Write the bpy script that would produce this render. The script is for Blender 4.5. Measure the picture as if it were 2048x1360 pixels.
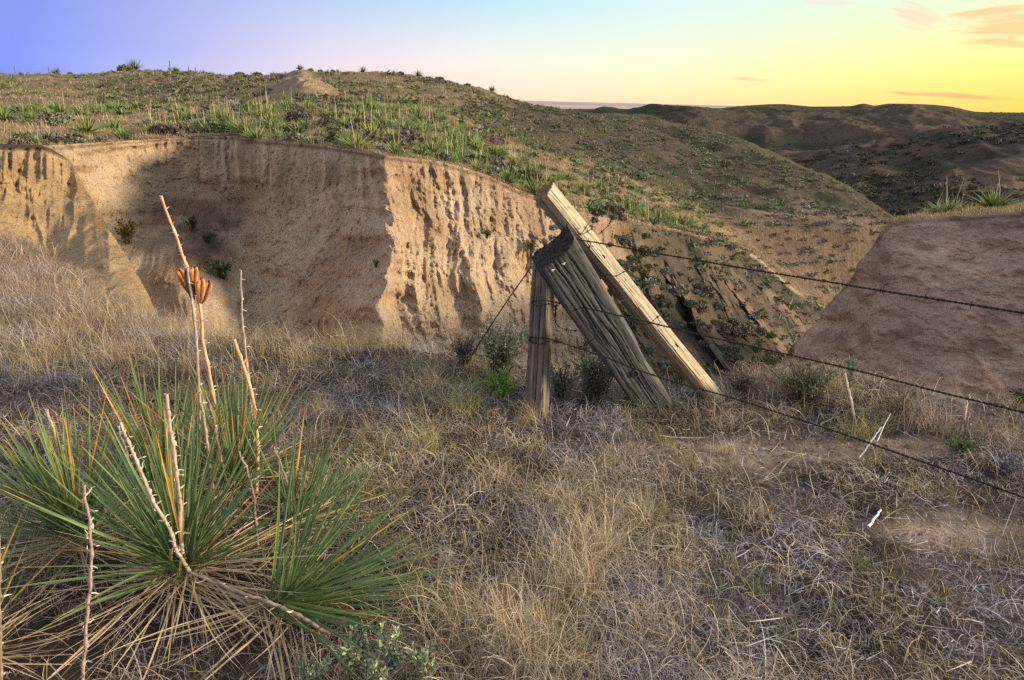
import bpy, math, random
import numpy as np
from mathutils import Vector, Matrix, Euler

rng = np.random.default_rng(7)
random.seed(7)
for o in list(bpy.data.objects):
    bpy.data.objects.remove(o)
S = bpy.context.scene
COL = S.collection
R_ = math.radians

# ------------------------------------------------------------------ camera
F_PX, PITCH, ROLL = 1366.0, 19.36, 1.4
CAM = np.array([0.0, 0.0, 1.6])
cd = bpy.data.cameras.new('camera')
cd.sensor_width = 36.0
cd.lens = 36.0 * F_PX / 2048.0
cd.clip_start = 0.05
cd.clip_end = 60000
cam = bpy.data.objects.new('camera', cd)
COL.objects.link(cam)
ROT = Matrix.Rotation(R_(90 - PITCH), 3, 'X') @ Matrix.Rotation(R_(ROLL), 3, 'Z')
cam.matrix_world = Matrix.Translation(Vector(CAM)) @ ROT.to_4x4()
S.camera = cam
RM = np.array(ROT)

# ------------------------------------------------------------------ light
SUN_AZ, SUN_EL = 94.0, 15.0          # degrees to the right of the view, height
sd = bpy.data.lights.new('sun', 'SUN')
sd.energy = 4.9
sd.angle = R_(9.0)
sd.color = (1.0, 0.80, 0.53)
sun = bpy.data.objects.new('sun', sd)
COL.objects.link(sun)
SV = Vector((math.sin(R_(SUN_AZ)) * math.cos(R_(SUN_EL)), math.cos(R_(SUN_AZ)) * math.cos(R_(SUN_EL)), math.sin(R_(SUN_EL))))
sun.rotation_euler = SV.to_track_quat('Z', 'Y').to_euler()

W = bpy.data.worlds.new('World')
S.world = W
W.use_nodes = True
nt = W.node_tree
nt.nodes.clear()


class NT:
    """small helper for writing node trees"""
    def __init__(s, tree):
        s.t = tree

    def n(s, kind, **kw):
        nd = s.t.nodes.new(kind)
        for k, v in kw.items():
            setattr(nd, k, v)
        return nd

    def link(s, a, b):
        s.t.links.new(a, b)

    def put(s, sock, v):
        if hasattr(v, 'is_output') or isinstance(v, bpy.types.NodeSocket):
            s.link(v, sock)
        else:
            sock.default_value = v

    def math(s, op, a, b=0.0, clamp=False):
        nd = s.n('ShaderNodeMath', operation=op, use_clamp=clamp)
        s.put(nd.inputs[0], a)
        s.put(nd.inputs[1], b)
        return nd.outputs[0]

    def ramp(s, fac, stops, interp='LINEAR'):
        nd = s.n('ShaderNodeValToRGB')
        cr = nd.color_ramp
        cr.interpolation = interp
        while len(cr.elements) < len(stops):
            cr.elements.new(0.5)
        for e, (p, c) in zip(cr.elements, stops):
            e.position = p
            e.color = (c[0], c[1], c[2], 1) if len(c) == 3 else c
        s.put(nd.inputs[0], fac)
        return nd.outputs[0]

    def mix(s, fac, a, b, blend='MIX'):
        nd = s.n('ShaderNodeMix', data_type='RGBA', blend_type=blend)
        s.put(nd.inputs[0], fac)
        s.put(nd.inputs[6], a if not isinstance(a, tuple) or len(a) == 4 else a + (1,))
        s.put(nd.inputs[7], b if not isinstance(b, tuple) or len(b) == 4 else b + (1,))
        return nd.outputs[2]

    def noise(s, vec, scale, detail=4, rough=0.55, out=0, distort=0.0):
        nd = s.n('ShaderNodeTexNoise')
        nd.inputs['Scale'].default_value = scale
        nd.inputs['Detail'].default_value = detail
        nd.inputs['Roughness'].default_value = rough
        nd.inputs['Distortion'].default_value = distort
        if vec is not None:
            s.link(vec, nd.inputs['Vector'])
        return nd.outputs[out]

    def mapping(s, vec, scale=(1, 1, 1), rot=(0, 0, 0), loc=(0, 0, 0)):
        nd = s.n('ShaderNodeMapping')
        nd.inputs['Scale'].default_value = scale
        nd.inputs['Rotation'].default_value = rot
        nd.inputs['Location'].default_value = loc
        s.link(vec, nd.inputs['Vector'])
        return nd.outputs[0]


w = NT(nt)
geo = w.n('ShaderNodeTexCoord')
dirv = geo.outputs['Generated']
sep = w.n('ShaderNodeSeparateXYZ')
w.link(dirv, sep.inputs[0])
dx, dy, dz = sep.outputs
# angle to the sunset point along the horizon, and height over the horizon
hx, hy = math.sin(R_(66)), math.cos(R_(66))
hl = w.math('SQRT', w.math('ADD', w.math('MULTIPLY', dx, dx), w.math('ADD', w.math('MULTIPLY', dy, dy), 1e-6)))
s_ = w.math('DIVIDE', w.math('ADD', w.math('MULTIPLY', dx, hx), w.math('MULTIPLY', dy, hy)), hl)
sf = w.math('MULTIPLY_ADD', s_, 0.5)
sf.node.inputs[2].default_value = 0.5
# in frame: left edge az -37 -> cos(103)=-.22 -> .39 ; centre cos(66)=.41 -> .70 ; right edge az 37 cos(29)=.87 -> .94
low = w.ramp(sf, [(0.0, (.78, .66, .74)), (0.22, (.70, .58, .72)), (0.345, (.24, .30, .80)), (0.40, (.15, .26, .95)), (0.46, (.40, .48, .95)), (0.53, (.68, .62, .90)),
                  (0.63, (.92, .74, .72)), (0.73, (1.0, .80, .56)), (0.84, (1.0, .80, .34)), (0.94, (1.0, .66, .10)), (1.0, (1.0, .62, .08))])
mid = w.ramp(sf, [(0.0, (.92, .72, .76)), (0.22, (.80, .64, .76)), (0.345, (.30, .33, .76)), (0.41, (.17, .26, .92)), (0.49, (.40, .44, .88)), (0.58, (.80, .70, .86)),
                  (0.68, (.98, .88, .78)), (0.78, (1.0, .97, .66)), (0.87, (1.0, .97, .38)), (0.95, (1.0, .92, .12)), (1.0, (1.0, .88, .08))])
high = w.ramp(sf, [(0.0, (.82, .72, .82)), (0.22, (.68, .62, .80)), (0.345, (.28, .30, .72)), (0.42, (.18, .23, .78)), (0.50, (.38, .40, .80)), (0.60, (.46, .62, .86)), (0.70, (.54, .80, .90)),
                   (0.80, (.72, .90, .84)), (0.90, (.82, .92, .62)), (1.0, (.9, .92, .5))])
zen = (.86, .93, 1.08, 1)
v1 = w.math('MULTIPLY', dz, 1 / 0.052, clamp=True)
v2 = w.math('MULTIPLY', w.math('SUBTRACT', dz, 0.038), 1 / 0.080, clamp=True)
v3 = w.math('MULTIPLY', w.math('SUBTRACT', dz, 0.14), 1 / 0.45, clamp=True)
skyc = w.mix(v1, low, mid)
skyc = w.mix(v2, skyc, high)
skyc = w.mix(v3, skyc, zen)
# thin sunset clouds: stretched noise, present low in the sky towards the sunset
az = w.math('ARCTAN2', dx, dy)


def streak(azc, elc, haz, hel, tilt, seed, dens):
    a = w.math('SUBTRACT', az, R_(azc))
    e = w.math('SUBTRACT', w.math('SUBTRACT', dz, math.sin(R_(elc))), w.math('MULTIPLY', a, tilt))
    cb = w.n('ShaderNodeCombineXYZ')
    w.put(cb.inputs[0], w.math('MULTIPLY', a, 14.0))
    w.put(cb.inputs[1], w.math('MULTIPLY', e, 150.0))
    cb.inputs[2].default_value = seed
    nz = w.noise(cb.outputs[0], 1.0, 5, 0.6)
    ra = w.math('DIVIDE', a, R_(haz))
    re = w.math('DIVIDE', e, math.sin(R_(hel)))
    r2 = w.math('ADD', w.math('MULTIPLY', ra, ra), w.math('MULTIPLY', re, re))
    m = w.math('SUBTRACT', w.math('MULTIPLY_ADD', nz, 1.6), r2)
    m.node.inputs[0].default_value = 0
    k = w.n('ShaderNodeMath', operation='MULTIPLY_ADD')
    w.put(k.inputs[0], nz)
    k.inputs[1].default_value = 2.8
    k.inputs[2].default_value = -0.75
    m = w.math('SUBTRACT', k.outputs[0], r2)
    return w.math('MULTIPLY', w.math('MULTIPLY', m, 1.8, clamp=True), dens)




def px_dir(px, py):
    v = RM @ np.array([(px - 1024) / F_PX, -(py - 680) / F_PX, -1.0])
    return math.degrees(math.atan2(v[0], v[1])), math.degrees(math.atan2(v[2], math.hypot(v[0], v[1])))


for (x0, y0, x1, y1, th_px, sd_, dn, cc_) in [
        (1745, 181, 2090, 202, 6, 3.1, .75, (.86, .40, .20)),
        (1445, 155, 1570, 162, 4.0, 7.7, .65, (.92, .50, .30)),
        (1850, 62, 2160, 36, 38, 12.3, .75, (.95, .52, .22)),
        (1770, 14, 1900, 52, 24, 21.3, .6, (.95, .60, .45)),
        (1950, 82, 2100, 94, 8, 41.3, .8, (.95, .58, .28)),
        (1600, 0, 1720, 8, 8, 31.3, .5, (.95, .68, .62))]:
    a0, e0 = px_dir(x0, y0)
    a1, e1 = px_dir(x1, y1)
    skyc = w.mix(streak((a0 + a1) / 2, (e0 + e1) / 2, (a1 - a0) / 2, th_px / 24.0, (e1 - e0) / (a1 - a0), sd_, dn), skyc, cc_ + (1,))
# a share of the physical sky under the coloured dusk
nis = w.n('ShaderNodeTexSky', sky_type='NISHITA')
nis.sun_disc = False
nis.sun_elevation = R_(SUN_EL)
nis.sun_rotation = R_(SUN_AZ)
bgn = w.n('ShaderNodeBackground')
w.link(nis.outputs[0], bgn.inputs[0])
bgn.inputs[1].default_value = 0.012
bg = w.n('ShaderNodeBackground')
w.link(skyc, bg.inputs[0])
bg.inputs[1].default_value = 0.61
ad = w.n('ShaderNodeAddShader')
w.link(bg.outputs[0], ad.inputs[0])
w.link(bgn.outputs[0], ad.inputs[1])
wo = w.n('ShaderNodeOutputWorld')
w.link(ad.outputs[0], wo.inputs[0])
W.cycles.sampling_method = 'AUTOMATIC'

vs = S.view_settings
vs.view_transform = 'Standard'
vs.look = 'None'
vs.exposure = 0.72
vs.gamma = 1.0
vs.use_curve_mapping = False
S.display_settings.display_device = 'sRGB'
S.cycles.use_denoising = False
S.cycles.max_bounces = 5
S.cycles.diffuse_bounces = 3
S.cycles.transparent_max_bounces = 4


# ------------------------------------------------------------------ helpers
def ray(px, py):
    px = np.asarray(px, float)
    py = np.asarray(py, float)
    v = np.stack([(px - 1024) / F_PX, -(py - 680) / F_PX, -np.ones(np.broadcast(px, py).shape)], -1) if px.shape == py.shape else None
    if v is None:
        px, py = np.broadcast_arrays(px, py)
        v = np.stack([(px - 1024) / F_PX, -(py - 680) / F_PX, -np.ones(px.shape)], -1)
    return v @ RM.T


def at(px, py, Y):
    r = ray(px, py)
    return CAM + r * (np.asarray(Y, float) / r[..., 1])[..., None]


def on_ground(px, py, z=0.0):
    r = ray(px, py)
    return CAM + r * ((z - CAM[2]) / r[..., 2])[..., None]


_G = rng.normal(size=(512, 3))
_G /= np.linalg.norm(_G, axis=1)[:, None]
_P = rng.permutation(512)


def pn(x, y, z=0.0):
    x, y, z = np.broadcast_arrays(np.asarray(x, float), np.asarray(y, float), np.asarray(z, float))
    xi, yi, zi = np.floor(x).astype(int), np.floor(y).astype(int), np.floor(z).astype(int)
    xf, yf, zf = x - xi, y - yi, z - zi
    f = lambda t: t * t * t * (t * (t * 6 - 15) + 10)
    u, v, q = f(xf), f(yf), f(zf)
    out = 0
    for a in (0, 1):
        for b in (0, 1):
            for c in (0, 1):
                h = _P[(_P[(_P[(xi + a) & 511] + yi + b) & 511] + zi + c) & 511]
                g = _G[h]
                d = g[..., 0] * (xf - a) + g[..., 1] * (yf - b) + g[..., 2] * (zf - c)
                out = out + d * (u if a else 1 - u) * (v if b else 1 - v) * (q if c else 1 - q)
    return out * 1.5


def fbm(x, y, z=0.0, o=4, g=0.5):
    s, a, f = 0, 1.0, 1.0
    for i in range(o):
        s = s + a * pn(x * f + i * 17.3, y * f + i * 5.1, z * f + i * 9.7)
        a *= g
        f *= 2.03
    return s


def ridge(x, y, z=0.0, o=3, g=0.5):
    s, a, f = 0, 1.0, 1.0
    for i in range(o):
        s = s + a * (1 - 2 * np.abs(pn(x * f + i * 11.3, y * f + i * 7.1, z * f + i * 3.7)))
        a *= g
        f *= 2.1
    return s


def sst(a, b, x):
    t = np.clip((x - a) / (b - a), 0, 1)
    return t * t * (3 - 2 * t)


def pchip(xk, yk, x):
    """monotone cubic interpolation; yk may be 2-D (keys, k)"""
    xk = np.asarray(xk, float)
    yk = np.asarray(yk, float)
    if yk.ndim == 1:
        yk = yk[:, None]
        one = True
    else:
        one = False
    h = np.diff(xk)[:, None]
    d = np.diff(yk, axis=0) / h
    m = np.zeros_like(yk)
    m[0], m[-1] = d[0], d[-1]
    w1 = 2 * h[1:] + h[:-1]
    w2 = h[1:] + 2 * h[:-1]
    ok = d[:-1] * d[1:] > 0
    with np.errstate(divide='ignore', invalid='ignore'):
        hm = (w1 + w2) / (w1 / d[:-1] + w2 / d[1:])
    m[1:-1] = np.where(ok, hm, 0)
    x = np.clip(np.asarray(x, float), xk[0], xk[-1])
    i = np.clip(np.searchsorted(xk, x, side='right') - 1, 0, len(xk) - 2)
    hh = h[i, 0]
    t = ((x - xk[i]) / hh)[:, None]
    hh = hh[:, None]
    r = ((2 * t**3 - 3 * t**2 + 1) * yk[i] + (t**3 - 2 * t**2 + t) * hh * m[i]
         + (-2 * t**3 + 3 * t**2) * yk[i + 1] + (t**3 - t**2) * hh * m[i + 1])
    return r[:, 0] if one else r


def link(o, parent=None):
    COL.objects.link(o)
    if parent is not None:
        o.parent = parent
    return o


def tag(o, label=None, cat=None, group=None, kind=None):
    if label and len(label.split()) > 16:
        label = label.replace('with stalks ', '').replace('a few steps behind', 'behind').replace('towards the ravine', 'by the ravine').replace('towards the tip of the shelf', 'at the shelf tip').replace('well behind the rim', 'far behind the rim').replace('at the foot of the hill,', 'at the hill foot,').replace('yellowish green', 'yellowish')
    if label:
        o['label'] = label
    if cat:
        o['category'] = cat
    if group:
        o['group'] = group
    if kind:
        o['kind'] = kind
    return o


def mk_mesh(name, V, Q, col=None, mat=None, smooth=False):
    V = np.ascontiguousarray(V, np.float32).reshape(-1, 3)
    Q = np.ascontiguousarray(Q, np.int32)
    me = bpy.data.meshes.new(name)
    k = Q.shape[1]
    me.vertices.add(len(V))
    me.vertices.foreach_set('co', V.ravel())
    me.loops.add(Q.size)
    me.loops.foreach_set('vertex_index', Q.ravel())
    me.polygons.add(len(Q))
    me.polygons.foreach_set('loop_start', np.arange(0, Q.size, k, dtype=np.int32))
    me.polygons.foreach_set('loop_total', np.full(len(Q), k, np.int32))
    me.polygons.foreach_set('use_smooth', np.full(len(Q), smooth))
    if col is not None:
        a = me.color_attributes.new('Col', 'FLOAT_COLOR', 'POINT')
        c = np.ones((len(V), 4), np.float32)
        c[:, :3] = np.clip(col.reshape(-1, 3), 0, 1)
        a.data.foreach_set('color', c.ravel())
    me.update()
    if mat:
        me.materials.append(mat)
    return me


def mk(name, V, Q, col=None, mat=None, parent=None, smooth=False):
    return link(bpy.data.objects.new(name, mk_mesh(name, V, Q, col, mat, smooth)), parent)


def empty(name, loc):
    o = bpy.data.objects.new(name, None)
    o.location = loc
    o.empty_display_size = 0.1
    return link(o)


def grid_quads(nr, nc, wrap=False):
    i = np.arange(nr - 1)[:, None]
    j = np.arange(nc if wrap else nc - 1)[None, :]
    j2 = (j + 1) % nc
    return np.stack([i * nc + j, i * nc + j2, (i + 1) * nc + j2, (i + 1) * nc + j], -1).reshape(-1, 4)


def sample_grid(P, wgt, n):
    """n random points on grid P (rows, cols, 3) with weight per vertex times cell area; returns points and row/col floats"""
    a = np.linalg.norm(np.cross(P[1:, :-1] - P[:-1, :-1], P[:-1, 1:] - P[:-1, :-1]), axis=-1)
    ww = (a * wgt[:-1, :-1]).ravel()
    c = np.cumsum(ww)
    k = np.searchsorted(c, rng.random(n) * c[-1])
    k = np.clip(k, 0, len(ww) - 1)
    r, q = np.divmod(k, P.shape[1] - 1)
    u, v = rng.random(n)[:, None], rng.random(n)[:, None]
    p = (P[r, q] * (1 - u) * (1 - v) + P[r + 1, q] * u * (1 - v) + P[r, q + 1] * (1 - u) * v + P[r + 1, q + 1] * u * v)
    return p, r, q


# ------------------------------------------------------------------ materials
def mat_attr(name, rough=0.85, var=0.25, vscale=8.0, bump=0.0, bscale=20.0, trans=0.0, spec=0.2):
    m = bpy.data.materials.new(name)
    m.use_nodes = True
    t = NT(m.node_tree)
    b = m.node_tree.nodes['Principled BSDF']
    at_ = t.n('ShaderNodeAttribute', attribute_name='Col')
    tc = t.n('ShaderNodeTexCoord')
    c = at_.outputs['Color']
    if var:
        nz = t.noise(tc.outputs['Object'], vscale, 4, 0.6)
        c = t.mix(1.0, c, t.ramp(nz, [(0.25, (1 - var,) * 3), (0.75, (1 + var,) * 3)]), 'MULTIPLY')
    t.link(c, b.inputs['Base Color'])
    b.inputs['Roughness'].default_value = rough
    b.inputs['Specular IOR Level'].default_value = spec
    if bump:
        bn = t.n('ShaderNodeBump')
        bn.inputs['Strength'].default_value = 1.0
        bn.inputs['Distance'].default_value = bump
        t.link(t.noise(tc.outputs['Object'], bscale, 6, 0.65), bn.inputs['Height'])
        t.link(bn.outputs[0], b.inputs['Normal'])
    if trans:
        tr = t.n('ShaderNodeBsdfTranslucent')
        t.link(c, tr.inputs[0])
        mx = t.n('ShaderNodeMixShader')
        mx.inputs[0].default_value = trans
        t.link(b.outputs[0], mx.inputs[1])
        t.link(tr.outputs[0], mx.inputs[2])
        t.link(mx.outputs[0], m.node_tree.nodes['Material Output'].inputs[0])
    return m


def mat_soil(name, bump=0.05, scale=1.0, dark=0.45, stretch=(1, 1, 0.5), speck=0.5):
    """earth: attribute colour broken up by clods, pits and streaks, with relief"""
    m = bpy.data.materials.new(name)
    m.use_nodes = True
    t = NT(m.node_tree)
    b = m.node_tree.nodes['Principled BSDF']
    at_ = t.n('ShaderNodeAttribute', attribute_name='Col')
    tc = t.n('ShaderNodeTexCoord')
    v = t.mapping(tc.outputs['Object'], stretch)
    big = t.noise(v, 0.9 * scale, 5, 0.6)
    fine = t.noise(v, 9.0 * scale, 6, 0.7)
    c = t.mix(1.0, at_.outputs['Color'], t.ramp(big, [(0.3, (1 - dark, 1 - dark, 1 - dark)), (0.7, (1.15, 1.12, 1.08))]), 'MULTIPLY')
    c = t.mix(1.0, c, t.ramp(fine, [(0.30, (1 - speck, 1 - speck * 1.05, 1 - speck * 1.1)), (0.44, (1.02, 1.02, 1.02)), (0.72, (1.36, 1.32, 1.26))]), 'MULTIPLY')
    vor = t.n('ShaderNodeTexVoronoi', feature='F1')
    vor.inputs['Scale'].default_value = 5.0 * scale
    t.link(v, vor.inputs['Vector'])
    t.link(c, b.inputs['Base Color'])
    b.inputs['Roughness'].default_value = 0.95
    b.inputs['Specular IOR Level'].default_value = 0.1
    bn = t.n('ShaderNodeBump')
    bn.inputs['Strength'].default_value = 1.0
    bn.inputs['Distance'].default_value = bump
    h = t.math('ADD', fine, t.math('MULTIPLY', vor.outputs['Distance'], 0.5))
    h = t.math('ADD', h, t.math('MULTIPLY', t.noise(v, 34 * scale, 4, 0.7), 0.35))
    t.link(h, bn.inputs['Height'])
    t.link(bn.outputs[0], b.inputs['Normal'])
    return m


def mat_wood(name, light, dark_, crack, sc=(40, 40, 2.2), bump=0.004, warm=None):
    m = bpy.data.materials.new(name)
    m.use_nodes = True
    t = NT(m.node_tree)
    b = m.node_tree.nodes['Principled BSDF']
    tc = t.n('ShaderNodeTexCoord')
    v = t.mapping(tc.outputs['Object'], sc)
    g1 = t.noise(v, 1.0, 6, 0.65, distort=0.6)
    v2 = t.mapping(tc.outputs['Object'], (sc[0] * 3.2, sc[1] * 3.2, sc[2] * 2))
    g2 = t.noise(v2, 1.0, 4, 0.7, distort=0.3)
    big = t.noise(tc.outputs['Object'], 7, 3, 0.6)
    c = t.ramp(g1, [(0.30, crack), (0.42, dark_), (0.58, light), (0.8, tuple(min(1, k * 1.25) for k in light))])
    c = t.mix(1.0, c, t.ramp(g2, [(0.35, (.55, .55, .55)), (0.6, (1.1, 1.1, 1.1))]), 'MULTIPLY')
    if warm:
        c = t.mix(t.ramp(big, [(0.5, (0, 0, 0)), (0.68, (.75, .75, .75))]), c, warm)
    at_ = t.n('ShaderNodeAttribute', attribute_name='Col')
    c = t.mix(1.0, c, at_.outputs['Color'], 'MULTIPLY')
    t.link(c, b.inputs['Base Color'])
    b.inputs['Roughness'].default_value = 0.85
    b.inputs['Specular IOR Level'].default_value = 0.15
    bn = t.n('ShaderNodeBump')
    bn.inputs['Distance'].default_value = bump
    t.link(t.math('ADD', g1, t.math('MULTIPLY', g2, 0.5)), bn.inputs['Height'])
    t.link(bn.outputs[0], b.inputs['Normal'])
    return m


def mat_plain(name, col, rough=0.7, metal=0.0, var=0.3, vs_=30, bump=0.0):
    m = bpy.data.materials.new(name)
    m.use_nodes = True
    t = NT(m.node_tree)
    b = m.node_tree.nodes['Principled BSDF']
    tc = t.n('ShaderNodeTexCoord')
    nz = t.noise(tc.outputs['Object'], vs_, 5, 0.65)
    t.link(t.mix(1.0, col, t.ramp(nz, [(0.3, (1 - var,) * 3), (0.7, (1 + var,) * 3)]), 'MULTIPLY'), b.inputs['Base Color'])
    b.inputs['Roughness'].default_value = rough
    b.inputs['Metallic'].default_value = metal
    if bump:
        bn = t.n('ShaderNodeBump')
        bn.inputs['Distance'].default_value = bump
        t.link(nz, bn.inputs['Height'])
        t.link(bn.outputs[0], b.inputs['Normal'])
    return m


M_GROUND = mat_soil('ground_soil', 0.02, 2.2, 0.35, (1, 1, 1), 0.55)
M_CLIFF = mat_soil('cliff_earth', 0.15, 1.5, 0.22, (1.1, 1.1, 0.55), 0.55)
M_SLAB = mat_soil('slab_earth', 0.13, 2.0, 0.28, (0.6, 0.6, 1.9), 0.6)
M_HILL = mat_soil('hill_earth', 0.25, 0.5, 0.35, (1, 1, 1), 0.5)
M_FAR = mat_soil('far_earth', 1.5, 0.06, 0.35, (1, 1, 1), 0.45)
M_GRASS = mat_attr('dry_grass', 0.7, 0.0, trans=0.15)
M_LEAFB = mat_attr('distant_leaf', 0.7, 0.15, 3.0)
M_LEAF = mat_attr('yucca_leaf', 0.5, 0.18, 18.0, trans=0.12, spec=0.35)
M_SAGE = mat_attr('sage_leaf', 0.8, 0.2, 12.0, trans=0.1)
M_STALK = mat_attr('yucca_stalk', 0.8, 0.3, 60.0, bump=0.002, bscale=90)
M_POD = mat_attr('seed_pod', 0.85, 0.35, 70.0, bump=0.002, bscale=120)
M_WIRE = mat_plain('rusty_wire', (.030, .021, .017), 0.65, 0.5, 0.5, 60)
M_LIGHTWOOD = mat_wood('pale_wood', (.56, .46, .33), (.40, .31, .21), (.07, .05, .035), (120, 120, 2.0), 0.0018)
M_GREYWOOD = mat_wood('grey_wood', (.135, .137, .136), (.068, .069, .068), (.012, .012, .012), (120, 120, 1.8), 0.0018, warm=(.10, .10, .09))
M_BROWNWOOD = mat_wood('brown_wood', (.22, .185, .16), (.12, .098, .084), (.025, .02, .016), (110, 110, 2.0), 0.002, warm=(.26, .17, .09))


# ------------------------------------------------------------------ terrain
def loft(cols, rows, pxs, split=None, sharp=()):
    """cols: {px: [(py, Y), ...]}; rows: rows per segment; keys joined by smooth curves.  split keys stay creases"""
    K = sorted(cols)
    A = np.array([[(p[0], math.log(p[1])) for p in cols[k]] for k in K], float)      # (ncol, nkey, 2)
    nk = A.shape[1]
    B = pchip(K, A.reshape(len(K), -1), pxs).reshape(len(pxs), nk, 2)                 # per column
    ts = np.concatenate([np.linspace(i, i + 1, r, endpoint=False) for i, r in enumerate(rows)] + [[nk - 1]])
    out = np.zeros((len(ts), len(pxs), 2))
    cuts = [0] + list(split or []) + [nk - 1]
    flat = B.transpose(1, 0, 2).reshape(nk, -1)
    for a, b in zip(cuts[:-1], cuts[1:]):
        m = (ts >= a) & (ts <= b)
        out[m] = pchip(np.arange(a, b + 1), flat[a:b + 1], ts[m]).reshape(m.sum(), len(pxs), 2)
    PY = out[..., 0]
    Y = np.exp(out[..., 1])
    PX = np.broadcast_to(pxs[None, :], PY.shape)
    P = at(PX, PY, Y)
    return P, PX.copy(), PY, ts


def mixc(c, d, f):
    f = np.asarray(f)[..., None]
    return np.asarray(c) * (1 - f) + np.asarray(d) * f


def horiz(P):
    d = P - CAM
    d = d.copy()
    d[..., 2] = 0
    return d / np.linalg.norm(d, axis=-1, keepdims=True)


# --- far wall of the gully, the flat above it, and the hill behind: one sheet
#  keys: 0 deep, 1 wall base, 2 wall middle, 3 rim, 4 lip, 5 shelf crest, 6 hill foot, 7 hill middle, 8 skyline, 9 behind
CA = {
    -600: [(1000, 12), (700, 14), (480, 15.5), (304, 16.5), (300, 17), (245, 25), (225, 33), (190, 46), (154, 70), (175, 120)],
    -200: [(1000, 12), (700, 14), (480, 15.7), (297, 16.8), (293, 17.3), (240, 25), (222, 33), (185, 48), (147, 72), (170, 120)],
    60:   [(960, 12.5), (700, 14.5), (480, 16.2), (292, 17.6), (288, 18.2), (240, 26), (216, 34), (180, 50), (144, 76), (165, 125)],
    160:  [(940, 13), (640, 15.5), (440, 18.0), (287, 19.0), (283, 19.6), (236, 28), (214, 36), (178, 52), (146, 78), (165, 125)],
    280:  [(900, 13), (560, 17.0), (385, 21.2), (280, 22.2), (276, 22.9), (234, 30), (212, 38), (176, 54), (138, 80), (160, 130)],
    390:  [(880, 12.5), (600, 16.0), (355, 22.8), (274, 23.8), (270, 24.6), (232, 31), (208, 39), (174, 54), (142, 80), (160, 130)],
    470:  [(900, 13.2), (640, 16.5), (400, 22.0), (272, 23.5), (268, 24.3), (230, 30), (208, 38), (176, 50), (149, 74), (165, 125)],
    500:  [(900, 14.4), (640, 17.6), (450, 20.2), (276, 21.7), (272, 22.5), (230, 29), (207, 37), (178, 46), (150, 68), (165, 120)],
    620:  [(900, 14.4), (650, 17.0), (460, 19.0), (287, 20.4), (283, 21.2), (232, 28), (206, 36), (170, 46), (138, 62), (152, 110)],
    730:  [(900, 13.8), (650, 16.0), (470, 17.6), (303, 18.8), (298, 19.6), (236, 28), (204, 37), (172, 48), (141, 64), (155, 110)],
    772:  [(900, 13.2), (650, 15.3), (470, 16.9), (311, 18.2), (306, 19.0), (242, 28), (206, 38), (174, 49), (144, 66), (160, 110)],
    800:  [(900, 13.8), (660, 16.2), (480, 17.7), (313, 18.7), (309, 19.5), (250, 28), (210, 38), (178, 50), (148, 67), (165, 110)],
    870:  [(900, 14.6), (680, 17.0), (490, 18.6), (321, 19.5), (316, 20.3), (262, 30), (216, 40), (184, 52), (155, 70), (172, 112)],
    960:  [(930, 15), (690, 17.6), (500, 19.4), (345, 20.6), (338, 21.6), (286, 32), (240, 43), (206, 56), (174, 74), (190, 116)],
    1060: [(960, 15.5), (700, 18.6), (520, 20.6), (388, 22.0), (380, 23.2), (320, 34), (276, 46), (240, 60), (203, 80), (215, 124)],
    1150: [(980, 16), (720, 19.6), (545, 22.0), (412, 24.0), (404, 25.4), (345, 36), (300, 50), (256, 66), (216, 90), (232, 134)],
    1250: [(1000, 16.5), (740, 20.6), (575, 24.0), (434, 27.0), (425, 29), (376, 40), (330, 52), (268, 72), (221, 96), (236, 140)],
    1350: [(1020, 17), (760, 21.6), (600, 26.0), (457, 30.5), (448, 33), (408, 43), (370, 51), (290, 72), (237, 98), (250, 140)],
    1430: [(1040, 17.5), (770, 22.4), (620, 27.5), (478, 34), (470, 37), (446, 43), (404, 48), (320, 68), (254, 92), (268, 134)],
    1500: [(1060, 18), (780, 23), (650, 28.0), (506, 37), (500, 39), (489, 42), (410, 47), (340, 63), (276, 82), (290, 124)],
    1600: [(1080, 19), (800, 24), (700, 28.0), (586, 37), (572, 39), (545, 42), (424, 47), (372, 58), (318, 72), (335, 110)],
    1700: [(1100, 20), (820, 26), (740, 30.0), (640, 38), (630, 40), (590, 43), (436, 47), (410, 54), (364, 64), (380, 96)],
    1800: [(1120, 22), (840, 28), (760, 32.0), (680, 40), (660, 42), (600, 45), (452, 49), (446, 54), (426, 60), (470, 90)],
    2000: [(1150, 24), (900, 30), (820, 34.0), (740, 42), (720, 44), (660, 47), (560, 50), (540, 55), (530, 62), (570, 90)],
}
pxa = np.concatenate([np.linspace(-600, -20, 60, endpoint=False), np.linspace(-20, 1820, 760, endpoint=False), np.linspace(1820, 2000, 20)])
PA, PXA, PYA, TA = loft(CA, [8, 86, 90, 8, 48, 24, 48, 48, 8], pxa, split=[3])
# nothing in the bank runs straight: let the columns wander down the face
_w = sst(3.0, 2.8, TA)[:, None]
_Yv = PA[..., 1]
PXA = PXA + _w * (24 * fbm(PYA / 85.0, PXA / 260.0, 3.3, 3) + 4 * pn(PYA / 17.0, PXA / 60.0, 8.))
PA = at(PXA, PYA, _Yv)
T = TA[:, None] + 0 * PXA
x, y, z = PA[..., 0], PA[..., 1], PA[..., 2]
h = horiz(PA)
wall = sst(3.0, 2.93, T)
lit = sst(765, 800, PXA) * sst(1250, 1100, PXA)              # fluted part right of the spur edge
left_w = sst(500, 440, PXA)
q = x * 0.9 + y * 0.25
wx = 0.9 * fbm(q * 0.4, z * 0.45, 4.0)
flute = ridge((q + .5 * wx) * 0.55, z * 0.10, 1.0, 5, .68)
modf = np.clip(.55 + 1.5 * fbm(q * .22, z * .3, 14., 3), .05, 1.6)
flute = flute * modf
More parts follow.
